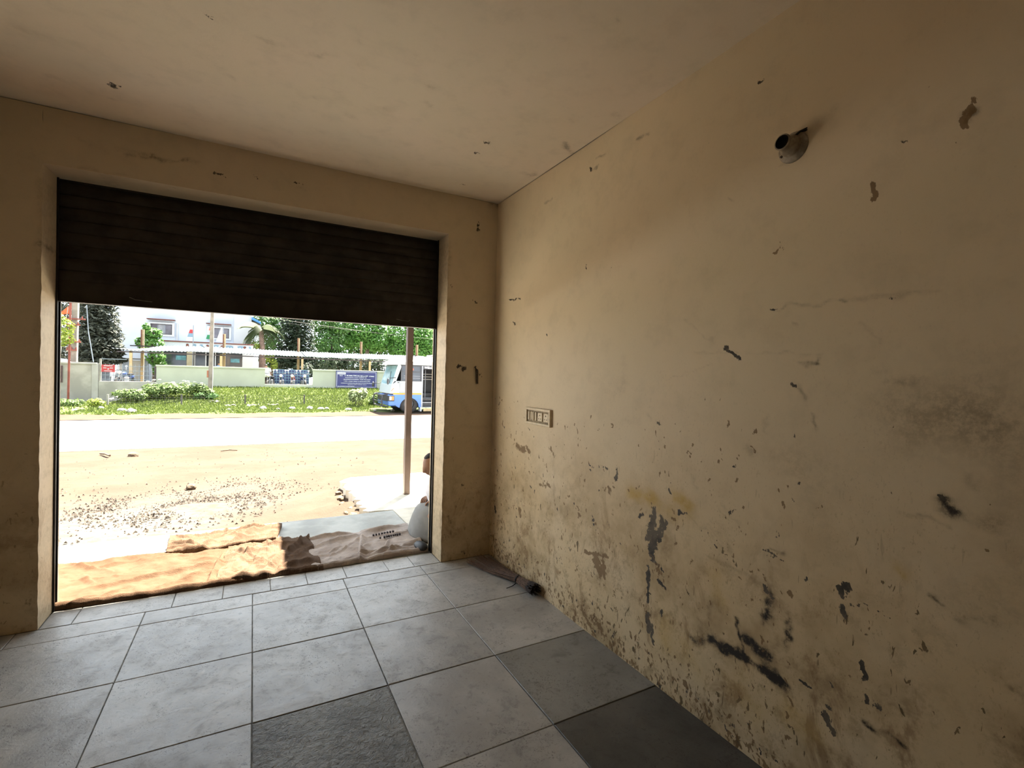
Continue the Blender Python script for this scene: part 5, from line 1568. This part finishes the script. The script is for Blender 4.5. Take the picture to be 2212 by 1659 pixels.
def small_flag(label, x, y, z0, z1, bands):
    f = thing('hanging_flag', label, 'flag', (x, y, z0))
    obj('staff', T((x, y, .28), (x + .04, y, z1), .025, None, 6), M['grille_grey'], f)
    n = len(bands)
    H = (z1 - z0) * .62
    for k, m in enumerate(bands):
        za = z1 - .05 - H * k / n
        zb = z1 - .05 - H * (k + 1) / n
        bm = bmesh.new()
        w0, w1 = .10 + .22 * k / n, .10 + .22 * (k + 1) / n
        prism(bm, [(x - w0 - .1 * k / n, za), (x, za), (x, zb), (x - w1 - .1 * (k + 1) / n, zb)], 'y', y - .03, y - .01)
        obj('cloth_band', bm, M[m], f)
    return f
small_flag('limp red and white flag on a thin staff at the porch roof', -4.1, 43.6, 2.9, 4.75, ['white_cloth', 'sign_red', 'grille_blue', 'white_cloth'])
small_flag('limp orange white and green flag left of the electric pole', -2.62, 40.8, 2.9, 4.9, ['white_cloth', 'flag_orange', 'white_cloth', 'green_cloth'])
small_flag('plain white flag right of the electric pole', -2.05, 41.5, 2.9, 4.6, ['white_cloth', 'white_cloth'])

# outbuilding and shed seen far left behind the wall
ob = thing('grey_outbuilding', 'low grey sheet outbuilding under the dark pine behind the cement wall', 'outbuilding', (-8, 40, 0.28))
obj('wall', B(-9.9, -8.15, 39.6, 42, 0.28, 2.0), M['grille_grey'], ob)
obj('roof', B(-10.0, -8.1, 39.5, 42.1, 2.0, 2.06), M['roof_under'], ob)
st = thing('sheet_shack', 'patched pale sheet shack behind the bar grille', 'shack', (-8.1, 44, 0.28))
for k in range(5):
    x = -9.4 + k * .52
    obj('sheet', B(x, x + .50, 44.0 + .03 * (k % 2), 44.04 + .03 * (k % 2), 0.28, 1.95 + .06 * ((k * 7) % 3)), M['cement_lite'] if k % 2 else M['grille_grey'], st)
obj('roof', B(-9.5, -6.75, 43.7, 45, 2.02, 2.09), M['roof_under'], st)

def standing_person(label, x, y, z, shirt, h=1.68, turn=0):
    p = thing('person', label, 'person', (x, y, z))
    k = h / 1.70
    J = {'pel': (x, y, z + .92 * k, .13), 'sp': (x, y, z + 1.10 * k, .12), 'ch': (x, y, z + 1.32 * k, .14), 'nk': (x, y, z + 1.47 * k, .055), 'hd': (x, y - .02, z + 1.58 * k, .085), 'tp': (x, y - .02, z + 1.66 * k, .06)}
    Bn = [('pel', 'sp'), ('sp', 'ch'), ('ch', 'nk'), ('nk', 'hd'), ('hd', 'tp')]
    for s, t in ((-1, 'a'), (1, 'b')):
        J.update({'hip' + t: (x + s * .09, y, z + .86 * k, .09), 'kn' + t: (x + s * .10, y - .02, z + .48 * k, .06), 'an' + t: (x + s * .10, y, z + .08, .04), 'to' + t: (x + s * .11, y - .16, z + .03, .035),
                  'sh' + t: (x + s * .19, y, z + 1.40 * k, .055), 'el' + t: (x + s * .27, y - .02, z + 1.12 * k, .042), 'wr' + t: (x + s * .26, y - .12, z + .90 * k, .03)})
        Bn += [('pel', 'hip' + t), ('hip' + t, 'kn' + t), ('kn' + t, 'an' + t), ('an' + t, 'to' + t), ('ch', 'sh' + t), ('sh' + t, 'el' + t), ('el' + t, 'wr' + t)]
        hj, hb = hand(None, J['wr' + t][:3], (0, -.3, -1), (-s, 0, 0), 1.0)
        J.update({a + t: v for a, v in hj.items()})
        Bn += [(a + t, b + t) for a, b in hb] + [('wr' + t, 'palm' + t)]
    skin_body('body', J, Bn, M['skin'], p, 1)
    bm = bmesh.new()
    blob(bm, (x, y + .015, z + 1.62 * k), (.09, .10, .10), 2)
    obj('hair', bm, M['hair'], p, True)
    loft('shirt', [(x, y, z + .80 * k, .19, .14), (x, y, z + 1.0 * k, .18, .14), (x, y, z + 1.25 * k, .205, .15), (x, y, z + 1.40 * k, .20, .125), (x, y, z + 1.46 * k, .10, .08)], shirt, p, 20, .01, 3)
    for s in (-1, 1):
        obj('sleeve', T((x + s * .18, y, z + 1.40 * k), (x + s * .265, y - .015, z + 1.17 * k), .085, .075, 10), shirt, p, True)
        bm = bmesh.new()
        tube(bm, (x + s * .09, y, z + .88 * k), (x + s * .10, y - .02, z + .48 * k), .115, .085, 10)
        tube(bm, (x + s * .10, y - .02, z + .48 * k), (x + s * .10, y, z + .10), .085, .07, 10)
        obj('trouser_leg', bm, M['frame_dark'], p, True)
    return p
standing_person('person in a sky blue shirt standing in front of the porch doors', -2.36, 43.5, 0.28, M['blue_shirt'], 1.72)
standing_person('person in a white shirt standing at the left edge of the wall opening', 0.72, 35.6, 0.28, M['white_cloth'], 1.60)

# ---------------------------------------------------------------- bus
bus = thing('bus', 'white and blue bus with orange stripe parked on the far side of the road', 'bus', (9.5, 25.2, -.5))
YN, YFAR = 24.0, 26.4
XE = 15.5
zc = lambda z: z
def side_profile(y0, y1, pts):
    bm = bmesh.new()
    prism(bm, pts, 'y', y0, y1)
    return bm
# lower shell with wheel arch
def arch(cx, r, n=10):
    return [(cx + r * math.cos(math.pi - math.pi * i / n), -.20 + r * math.sin(math.pi - math.pi * i / n)) for i in range(n + 1)]
low = [(6.20, -.02), (6.46, -.20)] + arch(7.02, .50) + [(7.63, -.20), (7.63, .455), (6.17, .455)]
obj('lower_body', side_profile(YN, YFAR, low), M['bus_blue'], bus)
low2 = [(8.62, -.20)] + arch(12.6, .52) + [(XE, -.20), (XE, .455), (8.62, .455)]
obj('lower_body', side_profile(YN, YFAR, low2), M['bus_blue'], bus)
obj('stripe', B(6.18, 7.64, YN - .012, YFAR + .012, .455, .54), M['bus_orange'], bus)
obj('stripe', B(8.62, XE, YN - .012, YFAR + .012, .455, .54), M['bus_orange'], bus)
obj('mid_body', side_profile(YN, YFAR, [(6.02, .52), (7.63, .54), (7.63, 1.13), (6.24, 1.13), (6.10, .95)]), M['bus_white'], bus)
obj('mid_body', B(8.62, XE, YN, YFAR, .54, 1.13), M['bus_white'], bus)
obj('floor_deck', B(6.6, XE, YN + .35, YFAR - .1, .15, .25), M['bus_black'], bus)
# front end: bonnet and bumper
bm = bmesh.new()
prism(bm, [(6.02, .50), (6.24, .50), (6.24, 1.0), (6.12, .96)], 'y', YN + .04, YFAR - .04)
obj('front_panel', bm, M['bus_white'], bus)
bmp = obj('bumper', (lambda bm: (box(bm, 5.96, 6.30, YN - .01, YFAR + .01, -.12, .44, .04), bm)[1])(bmesh.new()), M['bus_blue'], bus)
obj('grille_mask', B(5.945, 5.962, YN + .22, YFAR - .22, .10, .40), M['bus_black'], bmp)
for y in (YN + .0, YFAR - .0):
    s = -1 if y < 25 else 1
    hl_ = obj('headlamp', B(5.95, 6.24, y - .03 if s < 0 else y - .18, y + .18 if s < 0 else y + .03, .12, .40, .015), M['bus_black'], bus)
    if s < 0:
        obj('lens', B(5.99, 6.09, y - .04, y - .02, .18, .36), M['lamp_white'], hl_)
        obj('indicator', B(6.10, 6.21, y - .04, y - .02, .17, .37), M['amber'], hl_)
bm = bmesh.new()
for y in (YN + .25, YFAR - .25):
    path(bm, [(5.96, y, .46), (5.72, y, .42), (5.66, y, .1), (5.72, y, -.14), (6.0, y, -.18)], .035, 8)
for z in (.40, .08, -.14):
    tube(bm, (5.70, YN + .25, z), (5.70, YFAR - .25, z), .03, None, 8)
obj('bull_bar', bm, M['bus_black'], bus)
# windscreen and pillars
bm = bmesh.new()
prism(bm, [(6.115, .97), (6.155, .97), (6.47, 1.93), (6.42, 1.93)], 'y', YN + .06, YFAR - .06)
obj('windscreen', bm, M['windscreen'], bus)
for y0, y1 in ((YN, YN + .07), (YFAR - .07, YFAR)):
    obj('front_pillar', side_profile(y0, y1, [(6.10, .95), (6.30, 1.10), (6.60, 1.97), (6.40, 1.97)]), M['bus_white'], bus)
obj('wiper', (lambda bm: (beam(bm, (6.12, 24.6, 1.02), (6.30, 25.0, 1.62), .02, .02), bm)[1])(bmesh.new()), M['bus_black'], bus)
# roof, rounded at the front
roof = [(6.02, 1.955), (6.10, 2.10), (6.35, 2.24), (6.8, 2.33), (7.5, 2.42), (8.4, 2.46), (XE, 2.46), (XE, 1.955)]
bm = bmesh.new()
n = 9
rows = []
for k in range(n + 1):
    t = -1 + 2 * k / n
    drop = 1 - 0.55 * abs(t) ** 4
    y = 25.2 + 1.22 * t
    rows.append([bm.verts.new((x + (0.10 * t * t if x < 6.5 else 0), y, 1.955 + (z - 1.955) * drop)) for x, z in roof])
for a, b in zip(rows[:-1], rows[1:]):
    for i in range(len(roof)):
        j = (i + 1) % len(roof)
        bm.faces.new((a[i], a[j], b[j], b[i]))
bm.faces.new(rows[0]); bm.faces.new(rows[-1])
obj('roof', bm, M['bus_roof'], bus)
obj('roof_hatch', B(8.4, 9.3, 24.7, 25.7, 2.46, 2.56, .03), M['bus_roof'], bus)
obj('gutter', B(6.5, XE, YN - .02, YN, 1.94, 1.97), M['bus_black'], bus)
# side glazing: driver window and passenger windows
def bus_window(x0, x1, nm='window'):
    w = obj(nm, (lambda bm: ([box(bm, *q) for q in ((x0, x1, YN, YN + .05, 1.13, 1.17), (x0, x1, YN, YN + .05, 1.90, 1.955), (x0, x0 + .05, YN, YN + .05, 1.17, 1.90), (x1 - .05, x1, YN, YN + .05, 1.17, 1.90), (x0, x1, YN + .005, YN + .045, 1.60, 1.63))], bm)[1])(bmesh.new()), M['bus_black'], bus)
    obj('pane', B(x0 + .04, x1 - .04, YN + .025, YN + .035, 1.16, 1.91), M['glass_dark'], w)
    return w
w = bus_window(6.55, 7.62)
obj('red_label', B(7.02, 7.20, YN + .012, YN + .024, 1.70, 1.80), M['red_label'], w)
bm = bmesh.new()
beam(bm, (6.70, YN + .01, 1.40), (7.56, YN + .01, 1.40), .015, .015); beam(bm, (6.70, YN + .01, 1.30), (7.56, YN + .01, 1.30), .015, .015)
obj('guard_bar', bm, M['bus_steel'], w)
bm = bmesh.new()
lathe(bm, [(.17, -.012), (.19, 0), (.17, .012), (.15, 0), (.17, -.012)], (6.72, YN + .30, 1.22), (-.5, 0, .8), 20)
obj('steering_wheel', bm, M['bus_steel'], bus)
for k in range(6):
    bus_window(8.64 + k * 1.14, 8.64 + k * 1.14 + 1.10)
obj('far_side', B(6.5, XE, YFAR - .05, YFAR, 1.13, 1.955), M['bus_black'], bus)
obj('back_wall', B(XE - .05, XE, YN, YFAR, -.2, 1.955), M['bus_white'], bus)
# service panel on the side
sp_ = obj('service_panel', B(6.50, 6.84, YN - .012, YN, .58, 1.0, .005), M['bus_white'], bus)
obj('panel_outline', (lambda bm: ([box(bm, *q) for q in ((6.48, 6.86, YN - .006, YN - .001, 1.0, 1.015), (6.48, 6.86, YN - .006, YN - .001, .565, .58), (6.485, 6.50, YN - .006, YN - .001, .58, 1.0), (6.84, 6.855, YN - .006, YN - .001, .58, 1.0))], bm)[1])(bmesh.new()), M['bus_black'], sp_)
bm = bmesh.new()
path(bm, [(6.69, YN - .016, .90), (6.66, YN - .016, .84), (6.70, YN - .016, .78), (6.66, YN - .016, .72), (6.60, YN - .016, .71), (6.74, YN - .016, .71), (6.75, YN - .016, .78)], .008, 5)
obj('emblem', bm, M['bus_steel'], sp_)
obj('door_latch', B(6.37, 6.48, YN - .02, YN, 1.04, 1.08), M['bus_black'], bus)
obj('reflector', (lambda bm: (beam(bm, (6.06, YN - .01, .62), (6.20, YN - .01, .78), .05, .02), bm)[1])(bmesh.new()), M['amber'], bus)
# open doorway with folding door, steps, grab rails
dw = obj('door_frame', (lambda bm: ([box(bm, *q) for q in ((7.63, 7.70, YN - .005, YN + .08, -.22, 1.955), (8.56, 8.62, YN - .005, YN + .08, -.22, 1.955))], bm)[1])(bmesh.new()), M['bus_steel'], bus)
hdr = obj('destination_panel', B(7.70, 8.56, YN - .006, YN + .06, 1.77, 1.955), M['bus_black'], bus)
for z0, z1, d in ((-.22, -.18, .0), (.02, .06, .28), (.24, .28, .55)):
    obj('step', B(7.70, 8.56, YN + d, YN + d + .32, z0, z1), M['bus_steel'], bus)
    obj('riser', B(7.70, 8.56, YN + d + .29, YN + d + .32, z0, z1 + .22), M['bus_black'], bus)
obj('inner_partition', B(7.66, 8.62, 25.3, 25.34, .25, 1.955), M['bus_black'], bus)
for x in (7.92, 8.34):
    obj('grab_rail', T((x, YN + .3, .3), (x, YN + .3, 1.74), .018, None, 6), M['bus_steel'], bus)
for k, z in enumerate((1.50, 1.36, 1.22)):
    obj('seat_rail', B(7.88, 8.5, 24.9, 24.93, z, z + .035), M['cement_lite'], bus)
# lettering over the door
tc = bpy.data.curves.new('welcome_lettering', 'FONT')
tc.body = 'WELCOME'
tc.size = 0.155
tc.extrude = 0.003
tc.offset = 0.004
tc.space_character = 1.05
tc.align_x = 'LEFT'
to = bpy.data.objects.new('welcome_lettering', tc)
COL.objects.link(to)
tc.materials.append(M['sign_ink'])
to.rotation_euler = (R(90), 0, 0)
to.location = (7.76, YN - .011, 1.81)
to.parent = hdr
bpy.context.view_layer.update()
_lm = bpy.data.meshes.new_from_object(to.evaluated_get(bpy.context.evaluated_depsgraph_get()))
_lw = to.matrix_world.copy()
bpy.data.objects.remove(to)
_lm.transform(_lw)
_lm.materials.clear()
stuff(link('welcome_lettering', _lm, M['sign_ink'], hdr))
# wheels
def wheel(cx, y):
    bm = bmesh.new()
    lathe(bm, [(.27, -.13), (.44, -.14), (.485, -.08), (.485, .08), (.44, .14), (.27, .13), (.27, -.13)], (cx, y, -.015), (0, 1, 0), 28)
    w_ = obj('wheel', bm, M['rubber'], bus, True)
    bm = bmesh.new()
    lathe(bm, [(.27, -.06), (.25, -.05), (.14, .02), (.09, .05), (0, .055)], (cx, y - .06, -.015), (0, -1, 0), 24)
    obj('hub', bm, M['bus_steel'], w_, True)
for cx in (7.02, 12.6):
    wheel(cx, YN + .20)
    wheel(cx, YFAR - .20)
    bm = bmesh.new()
    prism(bm, arch(cx, .60 if cx < 10 else .62) , 'y', YN + .06, YN + .10)
    obj('wheel_well', B(cx - .5, cx + .5, YN + .45, YFAR - .45, -.15, .45), M['bus_black'], bus)
obj('mirror', (lambda bm: (path(bm, [(6.3, YN, 1.3), (5.95, YN - .15, 1.28)], .018, 6), blob(bm, (5.86, YN - .16, 1.12), (.05, .10, .17), 2), bm)[2])(bmesh.new()), M['bus_black'], bus, True)
obj('mirror', (lambda bm: (path(bm, [(6.1, YFAR, 1.0), (5.75, YFAR + .1, .95)], .018, 6), blob(bm, (5.72, YFAR + .12, .90), (.06, .10, .15), 2), bm)[2])(bmesh.new()), M['bus_black'], bus, True)
obj('mud_flap', B(7.58, 7.66, YN - .02, YN + .3, -.40, -.18), M['white_frame'], bus)
obj('chock_board', B(7.75, 8.6, YN - .05, YN, -.40, -.27), M['post_cream'], bus)

# ---------------------------------------------------------------- stones, litter and weeds along the bank
lr = [rock_mesh('stone', s, M['pale_rock'], 70 + i) for i, s in enumerate((.16, .12, .20, .10))]
lit = [(3.05, 26.2), (3.35, 26.3), (2.55, 26.4), (5.6, 25.4), (4.35, 25.8), (-0.2, 27.6), (0.45, 26.6), (1.1, 26.3), (-5.0, 26.3), (-5.9, 27.2), (-4.6, 25.9), (-1.0, 26.2), (1.75, 26.5), (6.5, 25.3)]
for k, (x, y) in enumerate(lit):
    place('stone', lr[k % 4], x, y, float(lawn_z(np.array([x]), np.array([y]))[0]) + .05, 'pale stone on the roadside edge of the grass bank, %s from the left' % ORD[sorted(q[0] for q in lit).index(x)], 'stone', 'pale stones along the roadside edge of the bank')
for k, (x, y, w, lab) in enumerate(((-1.75, 29.3, .42, 'crumpled white paper litter at the foot of the electric pole'), (0.0, 28.1, .55, 'torn white sheet litter in the grass right of the electric pole'), (0.95, 28.2, .5, 'pale cardboard scrap in the grass in front of the wire fence'), (-1.0, 28.0, .5, 'flat pale scrap in the grass just right of the electric pole'), (-6.6, 27.2, .5, 'pale rag of litter at the left end of the bank'))):
    V, F, U, W = grid_arrays(np.linspace(-.5, .5, 7), np.linspace(-.5, .5, 7), lambda u, v: (x + u * w, y + v * w * .6, lawn_z(np.full_like(u, x), np.full_like(u, y)) + .06 + .05 * np.sin(u * 7 + k) * np.cos(v * 6)))
    o = link('litter', mesh_np('litter', V, F), M['pale_rock'])
    o.modifiers.new('thick', 'SOLIDIFY').thickness = .01
    tag(o, lab, 'litter')

def lz(x, y):
    return float(lawn_z(np.array([float(x)]), np.array([float(y)]))[0])
def shrub(name, label, x, y, w, h, mat, n, size, seed, group=None, flowers=0, d=None):
    z = lz(x, y)
    s = thing(name, label, 'shrub', (x, y, z), group)
    rr = random.Random(seed)
    cs = [(x + rr.uniform(-w, w) * .6, y + rr.uniform(-.4, .4), z + h * rr.uniform(.3, .75), w * .45, (d or w) * .4, h * .32) for _ in range(7)]
    leafcloud('foliage', cs, n, size, mat, s, 0.1, seed)
    bm = bmesh.new()
    for k in range(6):
        tube(bm, (x + rr.uniform(-.1, .1), y, z - .03), (x + rr.uniform(-w, w) * .6, y + rr.uniform(-.2, .2), z + h * .7), .014, .006, 5)
    obj('stem', bm, M['bark'], s)
    if flowers:
        bm = bmesh.new()
        for k in range(flowers):
            blob(bm, (x + rr.uniform(-w, w) * .8, y - .1, z + h * rr.uniform(.85, 1.15)), (.09, .07, .03), 1, .2, rr)
        stuff(obj('flowers', bm, M['flower'], s))
    return s
shrub('weed_shrub', 'sprawling pale green weeds with white flowers left of the electric pole', -3.9, 30.4, 1.4, .85, M['leaf_weed'], 1500, .085, 21, None, 9)
shrub('weed_shrub', 'low pale green weeds close beside the electric pole', -2.55, 30.4, .75, .8, M['leaf_weed'], 900, .08, 22, None, 5)
shrub('weed_shrub', 'broad weed thicket on the left crest of the bank', -5.0, 29.6, 1.0, .65, M['leaf_weed'], 1000, .08, 23)
shrub('weed_shrub', 'dark low weeds around the foot of the electric pole', -2.2, 29.9, .6, .4, M['leaf_mid'], 500, .07, 24)
shrub('weed_shrub', 'yellow green weed clump at the first fence post', -6.2, 28.0, .45, .45, M['leaf_yellow'], 500, .07, 25)
shrub('weed_shrub', 'low weeds at the foot of the red pole', -8.2, 30.5, 1.0, .35, M['leaf_weed'], 600, .08, 26)
shrub('leafy_bush', 'pale leafy bush growing on the bank below the notice board', 5.25, 27.6, .62, 1.0, M['leaf_pale'], 900, .10, 27)
shrub('leafy_bush', 'green weedy bush between the pale bush and the bus', 6.5, 28.2, .7, .7, M['leaf_weed'], 800, .09, 28)

# ---------------------------------------------------------------- trees
def tree(name, label, crown, n, size, mat, tx, ty, z0, z1, r0, barkm='bark', flat=0.0, seed=1, droop=0.0, aspect=1.0, br=()):
    t = thing(name, label, 'tree', (tx, ty, z0))
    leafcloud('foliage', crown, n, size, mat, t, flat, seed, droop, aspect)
    trunk(t, tx, ty, z0, z1, r0, r0 * .55, M[barkm], br)
    return t
def tiers(x, y, z0, z1, rbase, rtop, n, seed, per=6):
    rr = random.Random(seed)
    out = []
    for i in range(n):
        f = i / (n - 1)
        r = rbase + (rtop - rbase) * f
        z = z0 + (z1 - z0) * f
        for k in range(per):
            a = 6.28 * k / per + i * .7
            out.append((x + r * .6 * math.cos(a), y + r * .6 * math.sin(a), z + rr.uniform(-.12, .12), r * .5, r * .5, .30))
        out.append((x, y, z, r * .4, r * .4, .3))
    return out
tree('pine_tree', 'dark olive pine rising behind the bare cement wall', tiers(-8.45, 38.2, 1.95, 6.6, 1.3, .7, 13, 3, 7), 8000, .16, M['leaf_olive'], -8.45, 38.2, .28, 6.8, .18, flat=.35, seed=31, aspect=.8)
tree('young_tree', 'small fresh green tree behind the left end of the shed roof', [(-6.55, 42.5, 3.2, .9, .6, .6), (-6.4, 42.5, 3.9, .6, .5, .45), (-6.2, 42.5, 2.2, .6, .5, .6), (-5.95, 42.4, 1.5, .5, .5, .6), (-6.75, 42.5, 4.3, .25, .3, .3)], 1700, .13, M['leaf_lite'], -6.3, 42.6, .28, 4.1, .10, seed=32)
tree('yellow_leaf_tree', 'yellow green leafy branch tree beside the orange flag', [(-7.95, 30.6, 3.3, .30, .4, .45), (-8.05, 30.6, 2.75, .42, .4, .35), (-8.3, 30.6, 3.7, .35, .4, .35), (-8.6, 30.6, 2.6, .5, .4, .5)], 800, .085, M['leaf_yellow'], -8.75, 30.8, -.5, 3.2, .06, seed=33)
tree('grey_leaf_tree', 'grey green tree at the far left behind the utility pole', [(-10.4, 40, 5.4, .9, .8, .8), (-11, 40, 4.0, 1.2, .8, 1.0), (-10.2, 40, 2.4, .8, .8, .6)], 1600, .14, M['leaf_olive'], -10.9, 40.2, .28, 4.5, .14, seed=34)
pt = thing('palm_tree', 'palm tree with pinkish trunk right of the white house', 'tree', (.62, 46, .28))
bm = bmesh.new()
pts = [Vector((.66, 46, .28)), Vector((.64, 46, 2.0)), Vector((.58, 46, 3.6)), Vector((.50, 46, 5.1))]
for i in range(3):
    tube(bm, pts[i], pts[i + 1], (.30, .27, .22, .13)[i], (.30, .27, .22, .13)[i + 1], 12)
obj('trunk', bm, M['palm_bark'], pt)
rr = random.Random(5)
for k in range(17):
    a = 6.28 * k / 17 + rr.uniform(-.2, .2)
    el = rr.uniform(-.3, 1.0)
    L = rr.uniform(1.7, 2.4)
    V_, F_ = [], []
    npt = 26
    for i in range(npt):
        t = i / (npt - 1)
        r_ = L * t * (1 - .22 * t)
        p = Vector((.5 + r_ * math.cos(a) * math.cos(el * .5), 46 + r_ * math.sin(a) * .6, 5.1 + L * (math.sin(el) * t - 1.2 * t * t * (1.1 - .4 * el))))
        fw = Vector((math.cos(a), math.sin(a) * .6, 0))
        side = Vector((-math.sin(a), math.cos(a), 0))
        wl = .62 * math.sin(math.pi * min(1, t * .85 + .12)) + .08
        for sgn in (-1, 1):
            b = len(V_)
            tip = p + side * sgn * wl * .7 + fw * .22 + Vector((0, 0, -.65 * wl))
            V_ += [p - fw * .035, p + fw * .06, tip + fw * .05, tip]
            F_.append((b, b + 1, b + 2, b + 3))
    me = mesh_np('frond', [tuple(v) for v in V_], F_)
    at = me.attributes.new('shade', 'FLOAT', 'POINT')
    at.data.foreach_set('value', np.full(len(V_), rr.random(), np.float32))
    link('frond', me, M['leaf_palm'], pt)
tree('bushy_tree', 'hazy green tree filling the gap behind the palm and the blue eave', [(1.6, 56, 4.6, 1.3, 1, 1.8), (.9, 56, 6.6, 1.2, 1, 1.0), (2.6, 56, 6.4, 1.2, 1, 1.2), (1.8, 56, 2.6, 1.4, 1, 1)], 2600, .19, M['leaf_mid'], 1.8, 56.4, .28, 5, .18, seed=46)
tree('conifer_tree', 'tall dark tiered conifer behind the middle of the shed', tiers(3.42, 48, 2.2, 8.5, 1.8, 1.1, 14, 6, 8), 8000, .20, M['leaf_dark'], 3.42, 48, .28, 8.8, .24, flat=.6, seed=35, aspect=.7)
tree('bushy_tree', 'bushy grey green tree between the conifer and the bright trees', [(6.6, 52, 4.4, 1.7, 1.2, 1.7), (6.0, 52, 6.6, 1.6, 1.2, 1.2), (7.6, 52, 6.4, 1.3, 1.2, 1.3), (7.2, 52, 2.6, 1.7, 1.2, 1.2)], 3600, .19, M['leaf_mid'], 6.9, 52.3, .28, 5, .2, seed=36)
tree('shade_tree', 'bright green shade tree right of the bushy grey green one', [(10.4, 54, 6.2, 2.3, 1.5, 1.6), (9.4, 54, 4.9, 1.4, 1.3, .9), (12.0, 54, 5.0, 2.0, 1.5, 1.2), (11.0, 54, 7.6, 2.2, 1.5, .9)], 5200, .20, M['leaf_lite'], 11.0, 54.2, .28, 5.6, .28, seed=37, br=((2.2, -1.5, 0, 1.6, .12), (2.4, 1.6, 0, 1.5, .12)))
tree('shade_tree', 'full green shade tree above the front of the bus', [(15.2, 53, 5.8, 2.6, 1.5, 2.0), (17.6, 53, 5.2, 2.2, 1.5, 1.8), (16.2, 53, 3.8, 2.6, 1.5, 1.3), (14.0, 52.6, 4.2, 1.2, 1.2, .9)], 5600, .20, M['leaf_lite'], 16.0, 53.3, .28, 5, .3, seed=38)
tree('shade_tree', 'darker green shade tree behind the bus at the right edge', [(19.5, 57, 5.5, 2.6, 1.5, 2.4), (13.0, 58, 5.2, 2.6, 1.5, 2.4), (9.0, 59, 4.6, 2.8, 1.5, 2.4)], 4600, .24, M['leaf_mid'], 13.2, 58.3, .28, 5, .3, seed=39)
tree('dark_tree', 'dark shady tree under the right half of the shed', [(5.8, 47, 2.4, 2.0, 1.0, .9), (8.6, 47, 2.3, 1.8, 1.0, .9), (11.4, 47, 2.2, 2.0, 1.0, .9), (2.2, 47.5, 2.3, 1.2, 1.0, .8), (4.0, 46.5, 1.6, 1.2, 1, .8)], 3800, .17, M['leaf_dark'], 7.6, 47.2, .28, 2.6, .22, seed=40, br=((1.0, -.9, 0, 1.2, .10), (1.0, .8, 0, 1.1, .10)))
tree('yellow_green_tree', 'yellow green young tree beside the palm trunk', [(1.15, 45, 2.6, .35, .4, .5), (1.5, 45, 2.0, .3, .4, .5), (.1, 45.5, 3.5, .35, .4, .35)], 500, .12, M['leaf_yellow'], 1.2, 45.2, .28, 2.6, .06, seed=41)
